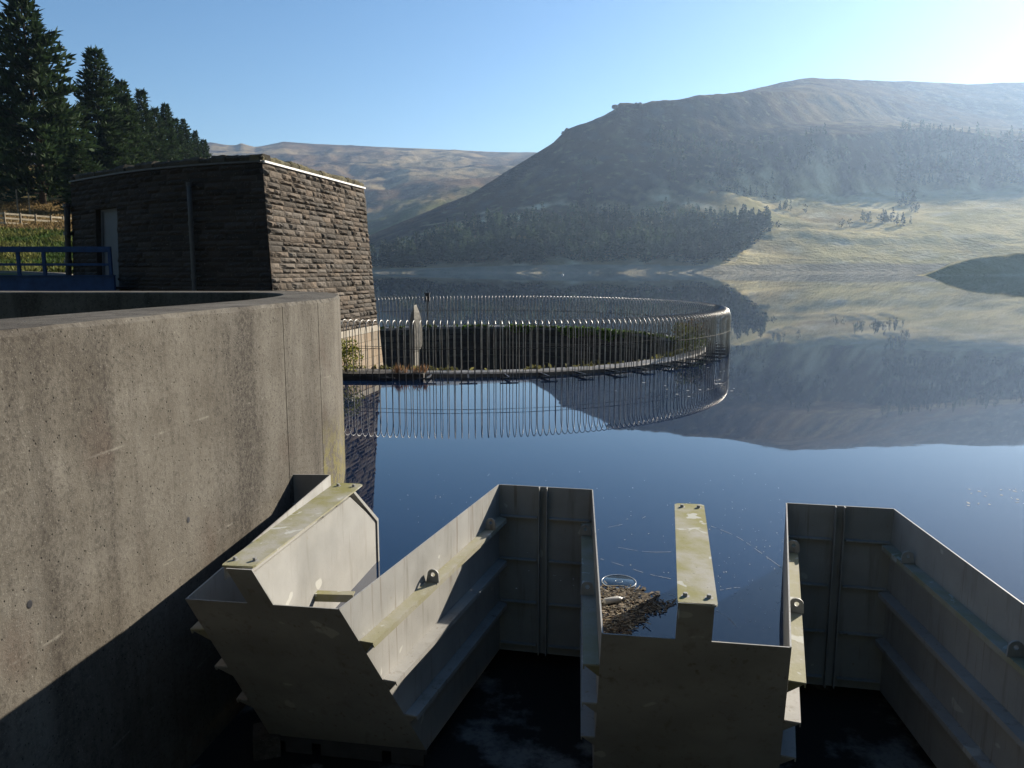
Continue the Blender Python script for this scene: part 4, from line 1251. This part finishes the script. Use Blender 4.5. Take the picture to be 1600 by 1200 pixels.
# plastic bottle
bt = thing('plastic_bottle', 'grubby white plastic bottle lying in the floating debris inside the weir', 'bottle', atz(958, 938, .03)); bt.rotation_euler = (0, 0, .35)
prof = [(0, -.10), (.028, -.10), (.033, -.09), (.033, .05), (.028, .075), (.014, .095), (.013, .11)]
mb = MB(); mb.lathe(prof, 14); mb.v = [(z, y, x) for x, y, z in mb.v]; mb.build('body', M['white_plastic'], bt, smooth=True)
mb = MB(); mb.lathe([(.016, .108), (.016, .128), (0, .128)], 12); mb.v = [(z, y, x) for x, y, z in mb.v]; mb.build('cap', M['white_plastic'], bt)
# clear round lid
ld = thing('round_lid', 'clear round plastic lid floating flat on the blue water beside the weir wall', 'lid', atz(967, 909, .006))
mb = MB(); mb.lathe([(0, .006), (.15, .006), (.165, .0), (.17, .004)], 36); mb.build('disc', M['lid'], ld, smooth=True)
mb = MB(); mb.lathe([(.172, -.004), (.178, -.004), (.178, .006), (.172, .006), (.172, -.004)], 36); mb.build('rim', M['lid_rim'], ld, smooth=True)
mb = MB(); mb.lathe([(.034, .0065), (.036, .008), (.038, .0065)], 24); mb.build('inner_ring', M['lid_rim'], ld, smooth=True)
# pale flecks and drifting threads on the surface
mb = MB()
def fleck(px_, py_, s): 
    p = atz(px_, py_, .003); mb.add([p+Vector((s*rng.uniform(.5, 1)*math.cos(k*1.256), s*rng.uniform(.5, 1)*math.sin(k*1.256), 0)) for k in range(5)], [(0, 1, 2, 3, 4)], (.6, .6, .58))
for i in range(150): fleck(rng.uniform(596, 1230), rng.uniform(735, 930), rng.uniform(.004, .012))
for i in range(60): fleck(rng.uniform(1120, 1225), rng.uniform(800, 985), rng.uniform(.004, .01))
for i in range(26): fleck(rng.uniform(1500, 1600), rng.uniform(762, 790), rng.uniform(.01, .03))
for i in range(30): fleck(rng.uniform(940, 1150), rng.uniform(560, 620), rng.uniform(.03, .07))
for pts in (((1112, 822), (1150, 838), (1190, 865), (1232, 895)), ((935, 872), (975, 884), (1010, 896), (1052, 905)), ((950, 824), (990, 815), (1008, 807)), ((1118, 952), (1140, 968), (1150, 980)), ((1010, 925), (1040, 928), (1056, 931)), ((1122, 1000), (1132, 1006), (1140, 1012)), ((965, 855), (1010, 862), (1052, 862)), ((1125, 922), (1150, 918), (1170, 920))):
    w = [atz(a+rng.uniform(-1, 1), b, .003) for a, b in pts]; dd = densify(w, 7)
    for a, b in zip(dd, dd[1:]):
        if rng.random() < .3: continue
        t = (b-a).normalized(); nn = Vector((-t.y, t.x, 0))*rng.uniform(.0012, .0032); mb.add([a-nn, b-nn, b+nn, a+nn], [(0, 1, 2, 3)], (.5, .5, .48))
tag(mb.build('surface_foam', M['debris'], recalc=False), kind='stuff')
# little white buoy far out
by = thing('white_buoy', 'tiny white buoy floating far out below the dark wood', 'buoy', atz(879, 430, 0))
mb = MB(); mb.lathe([(0, -.3), (.4, -.2), (.55, .1), (.45, .45), (.2, .62), (0, .65)], 14); mb.build('float', M['white_plastic'], by, smooth=True)
mb = MB(); mb.tube([(0, 0, .6), (0, 0, 1.0)], .06, 6); mb.build('staff', M['white_plastic'], by)

# ------------------------------------------------------------------ haze
hz = MB(); hz.box((-2600, -330, -9), (2600, 2900, 440))
hm = bpy.data.materials.new('haze_air'); hm.use_nodes = True; nt = hm.node_tree; nt.nodes.clear()
ho = nt.nodes.new('ShaderNodeOutputMaterial'); pv = nt.nodes.new('ShaderNodeVolumePrincipled')
pv.inputs['Color'].default_value = (.50, .70, 1.0, 1); pv.inputs['Density'].default_value = .000115; pv.inputs['Anisotropy'].default_value = .55
nt.links.new(pv.outputs[0], ho.inputs['Volume'])
tag(hz.build('haze', hm), kind='stuff')

# ------------------------------------------------------------------ light, sky, camera
w = bpy.data.worlds.new('World'); scene.world = w; w.use_nodes = True
nt = w.node_tree; bg = nt.nodes['Background']; sk = nt.nodes.new('ShaderNodeTexSky'); sk.sky_type = 'NISHITA'
sk.sun_disc = False; sk.sun_elevation = SUN_EL; sk.sun_rotation = SUN_AZ; sk.altitude = 250; sk.air_density = 1.0; sk.dust_density = .2; sk.ozone_density = 2.2
hs = nt.nodes.new('ShaderNodeHueSaturation'); hs.inputs['Saturation'].default_value = 1.2; nt.links.new(sk.outputs[0], hs.inputs['Color']); nt.links.new(hs.outputs[0], bg.inputs[0]); bg.inputs[1].default_value = .06
sl = bpy.data.lights.new('sun', 'SUN'); sl.energy = 5.0; sl.angle = R(.5); sl.color = (1, .91, .77)
so = bpy.data.objects.new('sun', sl); COL.objects.link(so); so.rotation_euler = SUN.to_track_quat('Z', 'Y').to_euler(); so.location = (40, 40, 60)
cam = bpy.data.cameras.new('camera'); cam.sensor_width = 36; cam.lens = F/1600*36; cam.clip_start = .05; cam.clip_end = 12000
co = bpy.data.objects.new('camera', cam); COL.objects.link(co); co.location = (0, 0, H); co.rotation_euler = (math.pi/2-PITCH, 0, 0)
scene.camera = co
scene.view_settings.view_transform = 'Standard'; scene.view_settings.look = 'None'; scene.view_settings.gamma = 1
scene.view_settings.exposure = 1.2
scene.render.engine = 'CYCLES'
cy = scene.cycles; cy.max_bounces = 6; cy.volume_bounces = 0; cy.use_denoising = True
